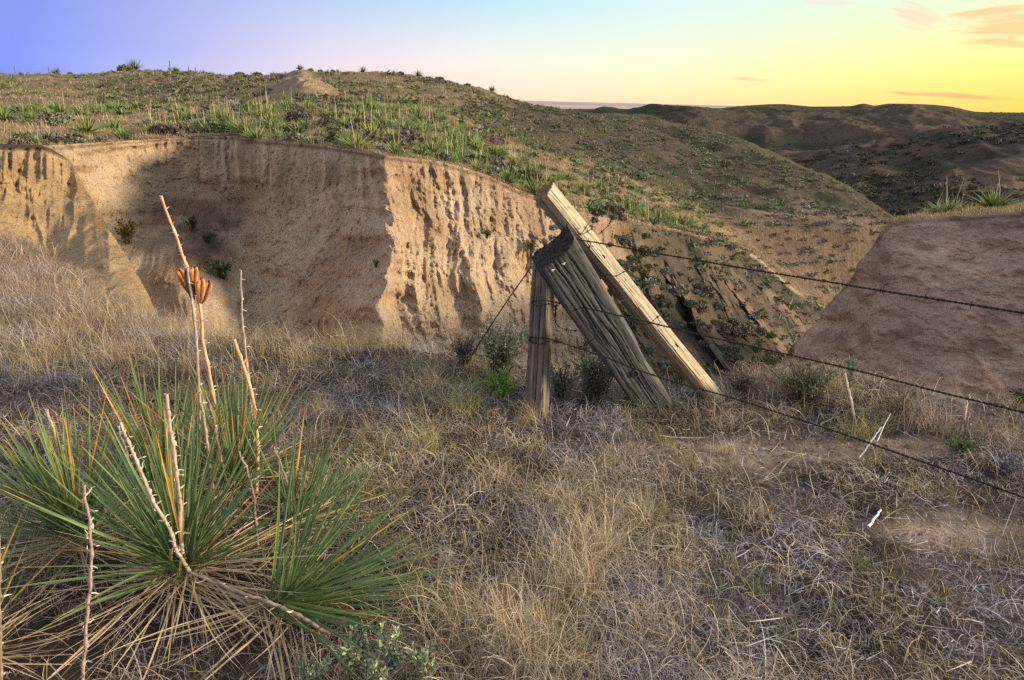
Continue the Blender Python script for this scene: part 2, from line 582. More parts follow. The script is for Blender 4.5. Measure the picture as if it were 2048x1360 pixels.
small = ridge((q + .3 * wx) * 2.4, z * 0.45, 6.0, 4, .7)
clod = fbm(x * 2.6, y * 2.6, z * 2.2, 4, 0.6)
amp = 0.04 + 0.20 * sst(780, 860, PXA) + 0.03 * left_w
amp2 = 0.05 + 0.05 * sst(775, 820, PXA) + 0.03 * left_w
top_f = 0.35 + 0.65 * sst(2.95, 2.4, T)
gul = ridge((x * 0.8 + y * 0.4 + 1.2 * fbm(x * .15, y * .15, z * .2)) * 0.28, z * 0.05 + y * 0.02, 9.0, 4, 0.55)
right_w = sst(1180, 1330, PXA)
disp = -wall * ((amp * (1 - 0.5 * right_w) * flute * top_f) + amp2 * small + 0.07 * fbm(x * 2.8, y * 2.8, z * 1.4, 4, .65) + .05 * fbm(x * 8, y * 8, z * 4, 3, .65)) - wall * right_w * (gul * .95 + .22 * ridge(q * 1.3 + z * .9, z * .2, 17., 3, .6)) * top_f
# hand-placed fins that run down and to the right from the rim
FINS = [(778, 330, 900, 700, 22, 0.35), (905, 440, 1010, 660, 20, 0.75), (850, 360, 885, 560, 12, 0.35), (1010, 480, 1060, 640, 18, .5),
                                   (945, 470, 962, 560, 9, .5), (640, 480, 540, 640, 16, .25), (830, 520, 850, 680, 9, .4), (1085, 420, 1120, 640, 12, .5)]
RIBS = [(1130, 430, 1260, 720, 20, 1.0), (1215, 450, 1400, 740, 22, 1.5), (1300, 470, 1545, 735, 22, 1.7), (1250, 560, 1330, 730, 14, .8), (1390, 560, 1500, 690, 12, .9),
        (1420, 500, 1590, 670, 16, 1.3), (1340, 600, 1440, 740, 12, .8), (1500, 520, 1620, 640, 12, 1.0), (1180, 520, 1215, 690, 10, .6)]
ribm = 0
for (xa, ya, xb, yb, wd, hgt) in RIBS:
    wd, hgt = wd * 1.7, hgt * .62
    tt = np.clip((PYA - ya) / (yb - ya), 0, 1)
    cx = xa + (xb - xa) * tt ** 1.15 + 9 * pn(PYA * 0.02, xa * .1)
    wdt = wd * (0.6 + 1.1 * tt)
    u_ = (PXA - cx) / wdt
    g_ = np.exp(-np.abs(np.where(u_ > 0, u_ * 1.35, u_ * .9)) ** 1.25) * sst(ya - 5, ya + 70, PYA)
    disp -= wall * hgt * g_
    ribm = np.maximum(ribm, g_)
for (xa, ya, xb, yb, wd, hgt) in FINS:
    tt = np.clip((PYA - ya) / (yb - ya), 0, 1)
    cx = xa + (xb - xa) * tt ** 1.2 + 5 * np.sin(PYA * 0.03)
    wdt = wd * (0.5 + 1.3 * tt)
    disp -= wall * .55 * hgt * np.exp(-np.abs((PXA - cx) / wdt) ** 1.3) * sst(ya - 10, ya + 60, PYA)
# thin vertical joints under the rim
joint = ridge((q + .12 * wx) * 2.1, z * 0.12, 31.0, 3, .7)
jm = (1 - .9 * right_w) * sst(0.95, 1.75, joint) * np.clip(modf, 0, 1) * sst(1.9, 2.7, T) * wall
disp += 0.05 * jm
# sod lip: the earth under the rim is cut back
disp += 0.16 * sst(2.90, 2.965, T) * wall
PA = PA + h * disp[..., None]
# relief of the flat and the hill
top = sst(3.1, 3.6, T) * sst(9.0, 8.6, T)
far_amp = np.clip(y / 60, 0.2, 1.3)
PA[..., 2] += top * 0.22 * fbm(x * .35, y * .35, 2.0, 4) * far_amp
hillm = sst(5.6, 6.6, T) * sst(8.9, 7.9, T)
cut = ridge((x + 0.5 * y + 4 * fbm(x * .05, y * .05, 3.)) * 0.065, (y - x * .3) * 0.02, 5.0, 4, 0.55)
PA[..., 2] += hillm * (-0.35 - 0.8 * sst(1000, 1250, PXA)) * np.clip(cut, -1, 2) * 0.55
# the eroded knob on the hill
kb = np.exp(-((PXA - 603 - (PYA - 160) * .25) / (16 + np.clip(PYA - 138, 0, 90) * 1.15)) ** 2) * sst(6.3, 6.9, T) * sst(8.3, 7.6, T)
PA = PA - h * (kb * 2.6)[..., None]
PA[..., 2] += kb * 0.25 * ridge(x * .6, y * .2, 2.0, 3)
x, y, z = PA[..., 0], PA[..., 1], PA[..., 2]
# colours of the ground, with shade painted in on the ravine wall
tan_ = (.54, .42, .30)
CAc = np.zeros(PA.shape) + tan_
CAc = mixc(CAc, (.43, .305, .205), sst(-.2, .6, fbm(x * .5, y * .5, z * .5, 4)))
CAc = mixc(CAc, (.34, .20, .10), .5 * sst(.15, .7, fbm(x * 1.4, y * 1.4, z * .8 + 7, 4)) * wall * lit)
recess_dark = np.exp(-((PXA - 390) / 110) ** 2 - ((PYA - 450) / 110) ** 2) * wall  # darker brown around the gully recess, fading outward
CAc = mixc(CAc, (.13, .085, .065), np.clip(recess_dark * (1.0 + 0.8 * fbm(x * .9, y * .9, z * .9, 4)), 0, .9))
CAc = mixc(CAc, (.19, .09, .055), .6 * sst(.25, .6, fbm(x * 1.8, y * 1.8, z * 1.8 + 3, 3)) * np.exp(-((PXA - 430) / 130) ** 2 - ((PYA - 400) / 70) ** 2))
CAc = mixc(CAc, (.16, .11, .08), .6 * jm)
CAc = mixc(CAc, mixc(np.zeros(PA.shape) + (.085, .068, .052), (.145, .11, .082), sst(-.2, .5, fbm(x * .5 + y * .2, y * .1, z * .3, 4))), .95 * right_w * wall)  # scrubby ravine wall, colour darkened to stand in for cast shade
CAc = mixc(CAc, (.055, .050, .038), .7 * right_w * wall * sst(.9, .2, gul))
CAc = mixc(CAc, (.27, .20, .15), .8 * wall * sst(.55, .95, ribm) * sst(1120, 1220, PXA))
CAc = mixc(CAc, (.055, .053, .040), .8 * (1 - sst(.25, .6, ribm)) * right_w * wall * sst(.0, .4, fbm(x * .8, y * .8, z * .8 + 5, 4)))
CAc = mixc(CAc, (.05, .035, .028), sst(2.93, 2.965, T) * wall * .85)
straw = mixc(np.zeros(PA.shape) + (.32, .235, .145), (.20, .15, .09), sst(-.4, .5, fbm(x * .5, y * .5, 1., 4)))
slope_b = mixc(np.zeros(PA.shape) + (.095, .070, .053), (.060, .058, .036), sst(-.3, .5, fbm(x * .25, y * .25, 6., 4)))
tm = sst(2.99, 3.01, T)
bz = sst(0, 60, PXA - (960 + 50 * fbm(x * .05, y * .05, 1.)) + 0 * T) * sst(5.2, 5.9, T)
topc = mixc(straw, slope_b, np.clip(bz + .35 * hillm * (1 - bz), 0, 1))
kb2 = np.exp(-((PXA - 590 + (PYA - 145) * .6) / (22 + np.clip(PYA - 138, 0, 90) * 1.3)) ** 2) * sst(6.2, 6.8, T) * sst(7.95, 7.6, T)
topc = mixc(topc, (.30, .215, .15), np.clip(np.maximum(kb, kb2) * 1.5 * (1 + fbm(x * .4, y * .4, 2., 3) * .8), 0, 1))
bare = sst(.3, .8, np.clip(cut, -1, 2) * .8) * sst(6.05, 5.9, T) * sst(1380, 1460, PXA)
# cut bank below the path on the far slope
topc = mixc(topc, (.165, .12, .09), sst(6.02, 5.9, T) * sst(1400, 1520, PXA) * (.5 + .5 * sst(-.3, .4, fbm(x * .4, y * .4, z * .4))))
topc = mixc(topc, (.24, .175, .13), .8 * sst(1560, 1640, PXA) * sst(6.0, 6.1, T) * sst(7.2, 6.7, T) * sst(-.1, .4, ridge(x * .35, y * .06, 3., 2)))
topc = mixc(topc, (.22, .165, .12), .8 * np.exp(-((T - 6.0) / .05) ** 2) * sst(1380, 1460, PXA))
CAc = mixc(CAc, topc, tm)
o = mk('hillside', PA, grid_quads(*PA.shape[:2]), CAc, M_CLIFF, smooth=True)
tag(o, kind='structure')
o.data.materials.append(M_HILL)
mi = np.zeros((PA.shape[0] - 1, PA.shape[1] - 1), np.int32)
mi[TA[:-1] >= 3.0, :] = 1
o.data.polygons.foreach_set('material_index', mi.ravel())

# --- the lit spur at the left with the grass slope that climbs to it
#  keys: 0 under the ground, 1, 2, 3, 4 crest, 5 lip behind, 6 deep behind
CS = {
    -900: [(800, 3.4), (640, 5.4), (560, 7.6), (500, 8.2), (430, 8.9), (306, 9.8), (300, 13.0), (330, 18.0)],
    -300: [(800, 3.4), (640, 5.4), (560, 7.8), (490, 9.0), (410, 9.9), (299, 10.9), (295, 14.0), (318, 18.0)],
    0:    [(800, 3.4), (640, 5.4), (545, 8.2), (480, 9.8), (405, 10.8), (291, 11.9), (289, 15.0), (300, 18.4)],
    80:   [(800, 3.4), (640, 5.4), (560, 8.0), (500, 10.0), (410, 11.3), (292, 12.8), (291, 15.6), (310, 18.6)],
    140:  [(800, 3.4), (645, 5.3), (575, 7.6), (515, 9.5), (430, 11.2), (320, 13.3), (345, 16.4), (460, 18.0)],
    170:  [(800, 3.4), (650, 5.25), (590, 7.2), (535, 8.8), (468, 10.3), (375, 12.3), (400, 14.8), (520, 16.6)],
    200:  [(800, 3.4), (650, 5.2), (600, 6.9), (555, 8.2), (500, 9.5), (425, 11.2), (450, 13.2), (580, 15.5)],
    250:  [(800, 3.4), (660, 5.0), (625, 6.2), (592, 7.2), (557, 8.2), (508, 9.5), (540, 11.4), (680, 13.5)],
    300:  [(800, 3.4), (670, 4.85), (650, 5.6), (630, 6.3), (612, 6.9), (590, 7.7), (630, 9.4), (780, 11.5)],
    335:  [(800, 3.4), (685, 4.7), (675, 5.1), (665, 5.6), (655, 6.1), (640, 6.7), (690, 8.0), (860, 10.0)],
    380:  [(800, 3.4), (700, 4.4), (692, 4.7), (684, 5.0), (678, 5.3), (668, 5.7), (730, 6.8), (900, 8.4)],
    430:  [(820, 3.3), (740, 4.0), (730, 4.2), (725, 4.4), (720, 4.6), (715, 4.9), (780, 6.0), (950, 7.4)],
}
pxs_ = np.concatenate([np.linspace(-900, -20, 90, endpoint=False), np.linspace(-20, 430, 260)])
PS, PXS, PYS, TS = loft(CS, [20, 34, 34, 36, 60, 12, 12], pxs_, split=[5])
T = TS[:, None] + 0 * PXS
x, y, z = PS[..., 0], PS[..., 1], PS[..., 2]
h = horiz(PS)
face = sst(2.0, 3.2, T) * sst(5.6, 5.0, T)
q = x * .9 - y * .5
u_ = PXS / 62.0
fl = ridge((u_ + .5 * fbm(u_ * .5, z * .6, 2.)) * .8, z * .5, 8., 4, .55)
up = sst(4.2, 4.8, T) * sst(5.3, 5.0, T)
pill = ridge(u_ * 2.4, z * .5, 3., 3)
dS = face * (-.22 * fl - .12 * fbm(x * 1.6, y * 1.6, z * 3, 4, .6)) - up * sst(170, 120, PXS) * .20 * pill + .10 * sst(4.93, 4.97, T) * sst(5.02, 4.99, T) * sst(150, 120, PXS)
PS = PS + h * dS[..., None]
PS[..., 2] += .03 * fbm(x * 1.4, y * 1.4, 1., 4) * sst(.2, 1.0, T)
x, y, z = PS[..., 0], PS[..., 1], PS[..., 2]
grassline = np.interp(PXS[0], [-900, 0, 80, 160, 220, 280, 340, 430], [500, 470, 500, 560, 600, 625, 640, 600])[None, :] + 26 * fbm(x * .8, y * .8, 3., 3)
gm_s = sst(-8, 30, PYS - grassline) * (T < 4.9)
CSc = mixc(np.zeros(PS.shape) + (.46, .33, .19), (.39, .27, .16), sst(-.3, .5, fbm(x * .7, y * .7, z * .7, 4)))
CSc = mixc(CSc, (.36, .19, .08), .6 * up * sst(-.1, .5, fbm(x * 1.5, y * 1.5, z * 1.5, 3)))
CSc = mixc(CSc, (.20, .14, .09), gm_s * .8)
CSc = mixc(CSc, (.22, .16, .09), sst(5.02, 5.12, T) * sst(200, 140, PXS))
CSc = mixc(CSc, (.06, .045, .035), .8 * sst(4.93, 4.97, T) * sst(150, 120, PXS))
tag(mk('terrain', PS, grid_quads(*PS.shape[:2]), CSc, M_CLIFF, smooth=True), kind='structure')

# --- the shaded bank at the right
CC = {
    1480: [(1200, 9.0), (1000, 12.0), (900, 14.0), (860, 15.0), (870, 16), (1000, 18), (1100, 20)],
    1545: [(1200, 9.0), (950, 11.6), (820, 13.2), (757, 14.4), (775, 16), (900, 18), (1050, 20)],
    1600: [(1200, 8.8), (920, 11.2), (770, 12.9), (680, 14.3), (700, 16), (830, 18), (1000, 20)],
    1660: [(1200, 8.6), (900, 10.9), (715, 12.6), (603, 14.1), (622, 16), (760, 18), (950, 20)],
    1720: [(1200, 8.5), (880, 10.6), (660, 12.3), (522, 13.8), (545, 15.8), (700, 18), (900, 20)],
    1765: [(1200, 8.4), (860, 10.5), (625, 12.1), (461, 13.5), (470, 15.4), (600, 17.6), (880, 20)],
    1790: [(1200, 8.3), (850, 10.4), (610, 12.0), (442, 13.3), (438, 14.6), (480, 18), (860, 21)],
    1860: [(1200, 8.2), (840, 10.3), (600, 11.8), (436, 13.0), (431, 14.2), (428, 19), (700, 24)],
    1950: [(1200, 8.1), (840, 10.2), (596, 11.6), (431, 12.7), (425, 14.0), (417, 20), (600, 25)],
    2048: [(1200, 8.0), (840, 10.1), (590, 11.4), (423, 12.4), (417, 13.8), (406, 20), (520, 25)],
    2400: [(1200, 7.6), (850, 9.6), (590, 10.7), (410, 11.6), (402, 13.0), (390, 20), (480, 25)],
    2900: [(1200, 7.2), (860, 9.0), (600, 10.0), (400, 10.7), (392, 12.0), (380, 20), (450, 25)],
}
pxc = np.concatenate([np.linspace(1480, 2070, 320, endpoint=False), np.linspace(2070, 2900, 60)])
PC, PXC, PYC, TC = loft(CC, [16, 80, 100, 12, 14, 6], pxc, split=[3])
_Yv = PC[..., 1]
PXC = PXC + 13 * fbm(PYC / 60.0, PXC / 200.0, 5.3, 4) * sst(1790, 1700, PXC)
PYC = PYC + 3.0 * fbm(PXC / 50.0, 2.2, 5.3, 4) * sst(1760, 1800, PXC)
PC = at(PXC, PYC, _Yv)
T = TC[:, None] + 0 * PXC
x, y, z = PC[..., 0], PC[..., 1], PC[..., 2]
h = horiz(PC)
fc = sst(3.0, 2.9, T)
dC = fc * (-.07 * ridge(x * .6 + y * .5, z * .9, 3., 4, .6) - .07 * fbm(x * 2.6, y * 2.6, z * 3.4, 4, .6)) + .10 * sst(2.9, 2.96, T) * fc + .03 * fc * ridge(x * 1.5, z * .3, 9., 2) * sst(2.6, 2.85, T)
PC = PC + h * (dC * sst(0, .6, 3 - T + .35))[..., None]
PC[..., 2] += .05 * fbm(x * .9, y * .9, 2., 4) * sst(2.95, 3.3, T)
x, y, z = PC[..., 0], PC[..., 1], PC[..., 2]
CCc = mixc(np.zeros(PC.shape) + (.50, .355, .28), (.40, .285, .23), sst(-.4, .5, fbm(x * .8, y * .8, z * .8, 4)))
CCc = mixc(CCc, (.30, .20, .155), sst(.05, .5, fbm(x * 1.5, y * 1.5, z * 4, 4)))
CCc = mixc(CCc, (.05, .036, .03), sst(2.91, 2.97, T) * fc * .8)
CCc = mixc(CCc, (.25, .18, .10), sst(2.99, 3.02, T))
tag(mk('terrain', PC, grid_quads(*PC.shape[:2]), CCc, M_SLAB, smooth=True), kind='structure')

# --- dark slope in the valley at the right, and the far hills; backlit shade is painted into their scrub colour
CD = {
    1350: [(900, 50), (620, 62), (480, 90), (380, 130), (330, 190), (350, 260)],
    1560: [(900, 50), (640, 62), (480, 85), (372, 125), (310, 180), (330, 250)],
    1640: [(900, 50), (620, 62), (470, 82), (360, 120), (304, 170), (322, 240)],
    1720: [(900, 50), (600, 62), (450, 82), (350, 115), (292, 165), (310, 235)],
    1800: [(900, 50), (560, 64), (440, 80), (345, 112), (276, 160), (295, 230)],
    1900: [(900, 50), (540, 62), (425, 78), (340, 108), (264, 155), (280, 225)],
    2048: [(900, 48), (530, 60), (420, 74), (335, 102), (256, 150), (275, 220)],
    2500: [(900, 46), (520, 58), (410, 70), (325, 96), (246, 140), (262, 210)],
}
pxd = np.linspace(1350, 2500, 260)
PD, PXD, PYD, TD = loft(CD, [6, 36, 64, 64, 8], pxd)
T = TD[:, None] + 0 * PXD
x, y, z = PD[..., 0], PD[..., 1], PD[..., 2]
gd = ridge((x - y * .45 + 8 * fbm(x * .02, y * .02, 2.)) * .045, (y + x) * .008, 4., 4, .55)
PD[..., 2] += gd * 1.0 * sst(0, 1, T) * sst(5, 4.2, T) - .5 + .5 * fbm(x * .1, y * .1, 2., 4)
CDc = mixc(np.zeros(PD.shape) + (.085, .058, .044), (.036, .034, .023), sst(-.35, .25, fbm(x * .1, y * .1, 3., 5, .6)))
CDc = mixc(CDc, (.15, .095, .07), .6 * sst(.5, 1.1, gd) * sst(-.2, .3, fbm(x * .03, y * .03, 8.)))
tag(mk('hills', PD, grid_quads(*PD.shape[:2]), CDc, M_FAR, smooth=True), kind='structure')

CE = {
    900:  [(420, 150), (330, 200), (262, 300), (222, 420), (214, 520), (225, 800)],
    1130: [(420, 150), (330, 200), (262, 300), (222, 420), (213, 520), (225, 800)],
    1290: [(420, 150), (330, 200), (262, 280), (225, 390), (214, 500), (225, 800)],
    1340: [(420, 150), (330, 195), (262, 270), (224, 380), (211, 470), (225, 800)],
    1400: [(420, 150), (330, 190), (262, 270), (228, 370), (215, 460), (225, 800)],
    1480: [(420, 150), (330, 190), (268, 260), (230, 350), (212, 450), (225, 800)],
    1560: [(420, 150), (335, 185), (275, 250), (232, 340), (208, 430), (222, 800)],
    1630: [(420, 150), (340, 180), (280, 245), (236, 330), (213, 420), (228, 800)],
    1700: [(420, 150), (340, 180), (280, 240), (236, 320), (212, 410), (228, 800)],
    1728: [(420, 150), (340, 180), (280, 240), (234, 320), (207, 400), (225, 800)],
    1748: [(420, 150), (340, 180), (280, 240), (236, 318), (211, 400), (228, 800)],
    1780: [(420, 150), (340, 180), (280, 236), (234, 315), (207, 395), (224, 800)],
    1860: [(420, 150), (340, 180), (280, 232), (238, 310), (209, 390), (226, 800)],
    1900: [(420, 150), (340, 180), (280, 230), (240, 305), (213, 385), (230, 800)],
    1960: [(420, 150), (340, 180), (284, 228), (248, 300), (224, 380), (238, 800)],
    2048: [(420, 150), (340, 178), (284, 226), (250, 296), (225, 375), (238, 800)],
    2500: [(420, 150), (340, 175), (284, 220), (246, 290), (218, 370), (232, 800)],
}
for k_ in CE:
    if k_ <= 1450:
        CE[k_] = [(a_ + (5 if i_ >= 3 else 0), b_) for i_, (a_, b_) in enumerate(CE[k_])]
pxe = np.linspace(900, 2500, 360)
PE, PXE, PYE, TE = loft(CE, [6, 20, 64, 64, 8], pxe)
T = TE[:, None] + 0 * PXE
x, y, z = PE[..., 0], PE[..., 1], PE[..., 2]
ge = ridge((x - y * .25 + 25 * fbm(x * .006, y * .006, 2.)) * .014, (y + x) * .003, 7., 5, .55)
PE[..., 2] += (ge - .8) * 5.0 * sst(0, 1.5, T) * sst(3.8, 3.0, T)
gs = sst(.7, 1.5, ge)
CEc = mixc(np.zeros(PE.shape) + (.045, .040, .026), (.085, .062, .044), gs * sst(1300, 1500, PXE))
CEc = mixc(CEc, (.17, .125, .085), .8 * sst(-.1, .35, fbm(x * .03, y * .03, 5., 5)) * sst(.2, .9, -ge + 1.0) * sst(1450, 1600, PXE) * sst(3.9, 3.3, T))
CEc = mixc(CEc, (.085, .07, .04), sst(1.7, 1.2, T))
tag(mk('hills', PE, grid_quads(*PE.shape[:2]), CEc, M_FAR, smooth=True), kind='structure')

# --- the plain out to the horizon
vx = np.array([-60000, -20000, -8000, -3000, -1000, 0, 1000, 3000, 8000, 20000, 60000.])
vy = np.array([-3000, -300, 700, 1100, 1600, 2200, 3000, 4500, 7000, 11000, 18000, 30000, 50000.])
XX, YY = np.meshgrid(vx, vy)
PP = np.stack([XX, YY, np.full(XX.shape, -26.0)], -1)
m = bpy.data.materials.new('hazy_plain_fields')
m.use_nodes = True
t = NT(m.node_tree)
b = m.node_tree.nodes['Principled BSDF']
tc = t.n('ShaderNodeTexCoord')
v = t.mapping(tc.outputs['Object'], (.0006, .0011, 1))
vo = t.n('ShaderNodeTexVoronoi')
vo.inputs['Scale'].default_value = 1.0
t.link(v, vo.inputs['Vector'])
sp = t.n('ShaderNodeSeparateColor')
t.link(vo.outputs['Color'], sp.inputs[0])
t.link(t.ramp(sp.outputs[0], [(0.0, (.28, .19, .20)), (.35, (.38, .26, .22)), (.6, (.22, .20, .24)), (.85, (.32, .29, .34))], 'CONSTANT'), b.inputs['Base Color'])  # field colours with the mauve of distant haze tinted in
b.inputs['Roughness'].default_value = 1.0
tag(mk('plain', PP, grid_quads(len(vy), len(vx)), None, m), kind='structure')

# --- the ground we stand on: fan of rings round the camera, cut off by the gully edge
EDGE = [(-900, 660), (-300, 660), (0, 665), (200, 672), (330, 668), (430, 664), (520, 668), (600, 672), (700, 688), (800, 696), (900, 706), (980, 716), (1060, 722), (1180, 738),
        (1300, 762), (1380, 772), (1450, 772), (1520, 752), (1600, 742), (1700, 752), (1780, 772), (1860, 796), (1950, 812), (2048, 822), (2300, 860), (2700, 930)]
eg = on_ground(np.array([e[0] for e in EDGE]), np.array([e[1] for e in EDGE]))
eth = np.arctan2(eg[:, 0], eg[:, 1])
er = np.hypot(eg[:, 0], eg[:, 1])


def edge_r(th):
    base = np.interp(th, eth, er)
    return base + .10 * pn(th * 14, 3.3) + .05 * pn(th * 40, 8.1)


BARE = [(on_ground(1440, 905)[:2], .42, .20), (on_ground(1640, 905)[:2], .30, .12), (on_ground(1900, 1075)[:2], .3, .12), (on_ground(1300, 900)[:2], .25, .10), (on_ground(1790, 905)[:2], .35, .10)]


def bare_at(x, y):
    m = 0
    for (c, rx, ry) in BARE:
        m = np.maximum(m, np.exp(-(((x - c[0]) / rx) ** 2 + ((y - c[1]) / ry) ** 2) ** 1.5))
    return np.clip(m + .25 * pn(x * 6, y * 6), 0, 1) * (m > .02)


def gz(x, y):
    """height of the near ground"""
    th = np.arctan2(x, y)
    r = np.hypot(x, y)
    d = r - edge_r(th)
    zz = .05 * fbm(x * .7, y * .7, .5, 3) + .018 * fbm(x * 4, y * 4, 1.5, 3)
    fwd = sst(-.3, .4, np.cos(th))
    lf = sst(-.35, -.6, th)
    drop = np.clip(d + .04, 0, None)
    zz = zz - fwd * (1 - lf) * (drop * 1.15 + 1.4 * np.clip(drop, 0, .5) ** 2) - fwd * lf * drop * .25
    return zz


th = np.concatenate([np.linspace(-math.pi, -.95, 30, endpoint=False), np.linspace(-.95, .95, 340, endpoint=False), np.linspace(.95, math.pi, 30)])
rr = np.concatenate([[0.02, .3, .6], np.geomspace(.8, 6.5, 230), np.geomspace(6.7, 12.5, 24)])
RR, TH = np.meshgrid(rr, th, indexing='ij')
x, y = RR * np.sin(TH), RR * np.cos(TH)
PG = np.stack([x, y, gz(x, y)], -1)
PG[..., 2] = np.maximum(PG[..., 2], -9)
CG = mixc(np.zeros(PG.shape) + (.070, .050, .044), (.028, .021, .021), sst(-.4, .4, fbm(x * 1.6, y * 1.6, 1., 4)))
CG = mixc(CG, (.27, .20, .155), bare_at(x, y))
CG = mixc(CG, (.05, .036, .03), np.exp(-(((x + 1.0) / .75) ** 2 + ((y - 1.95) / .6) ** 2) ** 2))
CG = mixc(CG, (.26, .18, .125), sst(.05, .4, RR - edge_r(TH)))
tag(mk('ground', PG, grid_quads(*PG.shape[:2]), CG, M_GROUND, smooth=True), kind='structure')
# land behind the viewer
gx = np.array([-70, -40, -13, 13, 40, 70.])
gy = np.array([-80, -40, -13, 0, 5.])
XX, YY = np.meshgrid(gx, gy)
tag(mk('ground', np.stack([XX, YY, -.35 - .0 * XX], -1)[:4], grid_quads(4, 6), np.zeros((24, 3)) + (.15, .11, .08), M_GROUND), kind='structure')


# ------------------------------------------------------------------ grass
def blades(P, phi, L, wd, th0, k, seg, col, coltip=None, twist=None):
    """ribbons: P base, phi heading, L length, th0 first lean, k added lean along the blade"""
    n = len(P)
    s = np.linspace(0, 1, seg + 1)
    ds = L[:, None] / seg
    sm = (s[:-1] + s[1:]) / 2
    thm = th0[:, None] + k[:, None] * sm[None, :] ** 1.5
    rxy = np.concatenate([np.zeros((n, 1)), np.cumsum(np.sin(thm) * ds, 1)], 1)
    zz = np.concatenate([np.zeros((n, 1)), np.cumsum(np.cos(thm) * ds, 1)], 1)
    ph = phi[:, None] + (0 if twist is None else twist[:, None] * s[None, :] ** 2)
    cx = P[:, 0:1] + rxy * np.sin(ph)
    cy = P[:, 1:2] + rxy * np.cos(ph)
    cz = np.maximum(P[:, 2:3] + zz, P[:, 2:3] + .004)
    C = np.stack([cx, cy, cz], -1)
    # widen across the sight line from a random angle so that the blade is never a perfect card
    a = phi + np.pi / 2 + rng.normal(0, .5, n)
    side = np.stack([np.sin(a), np.cos(a), rng.normal(0, .25, n)], -1)
    prof = (1 - s ** 1.6) * .85 + .15
    off = side[:, None, :] * (wd[:, None] * prof[None, :])[..., None] * .5
    V = np.stack([C - off, C + off], 2).reshape(n, -1, 3)            # n, (seg+1)*2
    base = (np.arange(n) * (seg + 1) * 2)[:, None]
    i = np.arange(seg)[None, :] * 2
    Q = np.stack([base + i, base + i + 1, base + i + 3, base + i + 2], -1).reshape(-1, 4)
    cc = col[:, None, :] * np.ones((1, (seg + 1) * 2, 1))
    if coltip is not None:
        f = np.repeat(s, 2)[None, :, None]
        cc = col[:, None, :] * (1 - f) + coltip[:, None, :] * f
    return V.reshape(-1, 3), Q, cc.reshape(-1, 3)


def join(parts):
    V, Q, C, o_ = [], [], [], 0
    for v, q_, c in parts:
        V.append(v)
        Q.append(q_ + o_)
        C.append(c)
        o_ += len(v)
    return np.concatenate(V), np.concatenate(Q), np.concatenate(C)


def pick(cols, n, p=None, jit=.15):
    cols = np.array(cols, float)
    c = cols[rng.choice(len(cols), n, p=p)]
    return c * (1 + rng.normal(0, jit, (n, 1))).clip(.5, 1.6)


STRAW = [(.50, .39, .24), (.36, .27, .16), (.22, .17, .15), (.64, .55, .42), (.32, .16, .08), (.17, .20, .06)]


CLUMP = [(on_ground(350, 1150)[:2], .50, .38), (on_ground(480, 1010)[:2], .3, .25), (on_ground(120, 1290)[:2], .45, .34), (on_ground(430, 1300)[:2], .30, .22)]


def under_yucca(x, y):
    m = 0
    for (c, rx, ry) in CLUMP:
        m = np.maximum(m, np.exp(-(((x - c[0]) / rx) ** 2 + ((y - c[1]) / ry) ** 2) ** 2))
    return m


def fan_points(n, power=0.0):
    """points on the near ground, denser near the viewer"""
    out = []
    got = 0
    while got < n:
        th_ = rng.uniform(-.86, .86, n)
        wide = rng.random(n) < .10
        th_ = np.where(wide, rng.uniform(-1.25, 1.25, n), th_)
        r = 1.05 + (rng.random(n) ** 1.25) * 5.2
        x, y = r * np.sin(th_), r * np.cos(th_)
        ok = (r < edge_r(th_) + .12) & (y > .55) & (rng.random(n) > .93 * under_yucca(x, y))
        out.append(np.stack([x, y], -1)[ok])
        got += ok.sum()
    return np.concatenate(out)[:n]


def to_px(P):
    d = (P - CAM) @ RM
    return 1024 + F_PX * d[..., 0] / -d[..., 2], 680 - F_PX * d[..., 1] / -d[..., 2]


def patchy(P2, col, f=1.3):
    """beds of lilac grey old litter, straw and dark thatch alternate"""
    n_ = fbm(P2[:, 0] * f, P2[:, 1] * f, 21., 3)
    g = col.mean(1, keepdims=True)
    lil = g * np.array([[.98, .90, 1.05]])
    c_ = mixc(col, lil, LIL * sst(.0, .35, n_))
    dk = fbm(P2[:, 0] * 3.1, P2[:, 1] * 3.1, 44., 3)
    return c_ * (1 - .5 * sst(.05, .5, dk)[:, None]) * (1 + .35 * sst(.1, .5, -dk)[:, None])


LIL = .75
parts = []
# 1. tufts: blades that start together, in clumps
nt_ = 4600
c2 = fan_points(nt_ * 2)
dens = .5 + .6 * fbm(c2[:, 0] * .9, c2[:, 1] * .9, 4., 3)
cpx, cpy = to_px(np.concatenate([c2, np.zeros((len(c2), 1))], 1))
rightish = sst(1250, 1700, cpx) * sst(830, 900, cpy)
dens = dens * (1 - .55 * rightish) * (1 - .97 * bare_at(c2[:, 0], c2[:, 1]))
c2 = c2[rng.random(len(c2)) < dens][:nt_]
cpx, cpy = to_px(np.concatenate([c2, np.zeros((len(c2), 1))], 1))
rightish = sst(1150, 1600, cpx) * sst(800, 880, cpy)
leftish = sst(760, 300, cpx)
big = (rng.random(len(c2)) ** 2) * (1 - .5 * rightish)
nb = (7 + 24 * big).astype(int)
idx = np.repeat(np.arange(len(c2)), nb)
n = len(idx)
sz = (.45 + .75 * big)[idx]
sp = .025 + .05 * big[idx]
P2 = c2[idx] + rng.normal(0, 1, (n, 2)) * sp[:, None]
P = np.column_stack([P2, gz(P2[:, 0], P2[:, 1]) - .004])
L = rng.uniform(.06, .19, n) * sz * (1 - .35 * rightish[idx])
tint = pick(STRAW, len(c2), p=[.30, .22, .18, .10, .08, .12])[idx]
col = patchy(P2, tint * .55 + pick(STRAW, n, p=[.25, .2, .25, .15, .1, .05]) * .45)
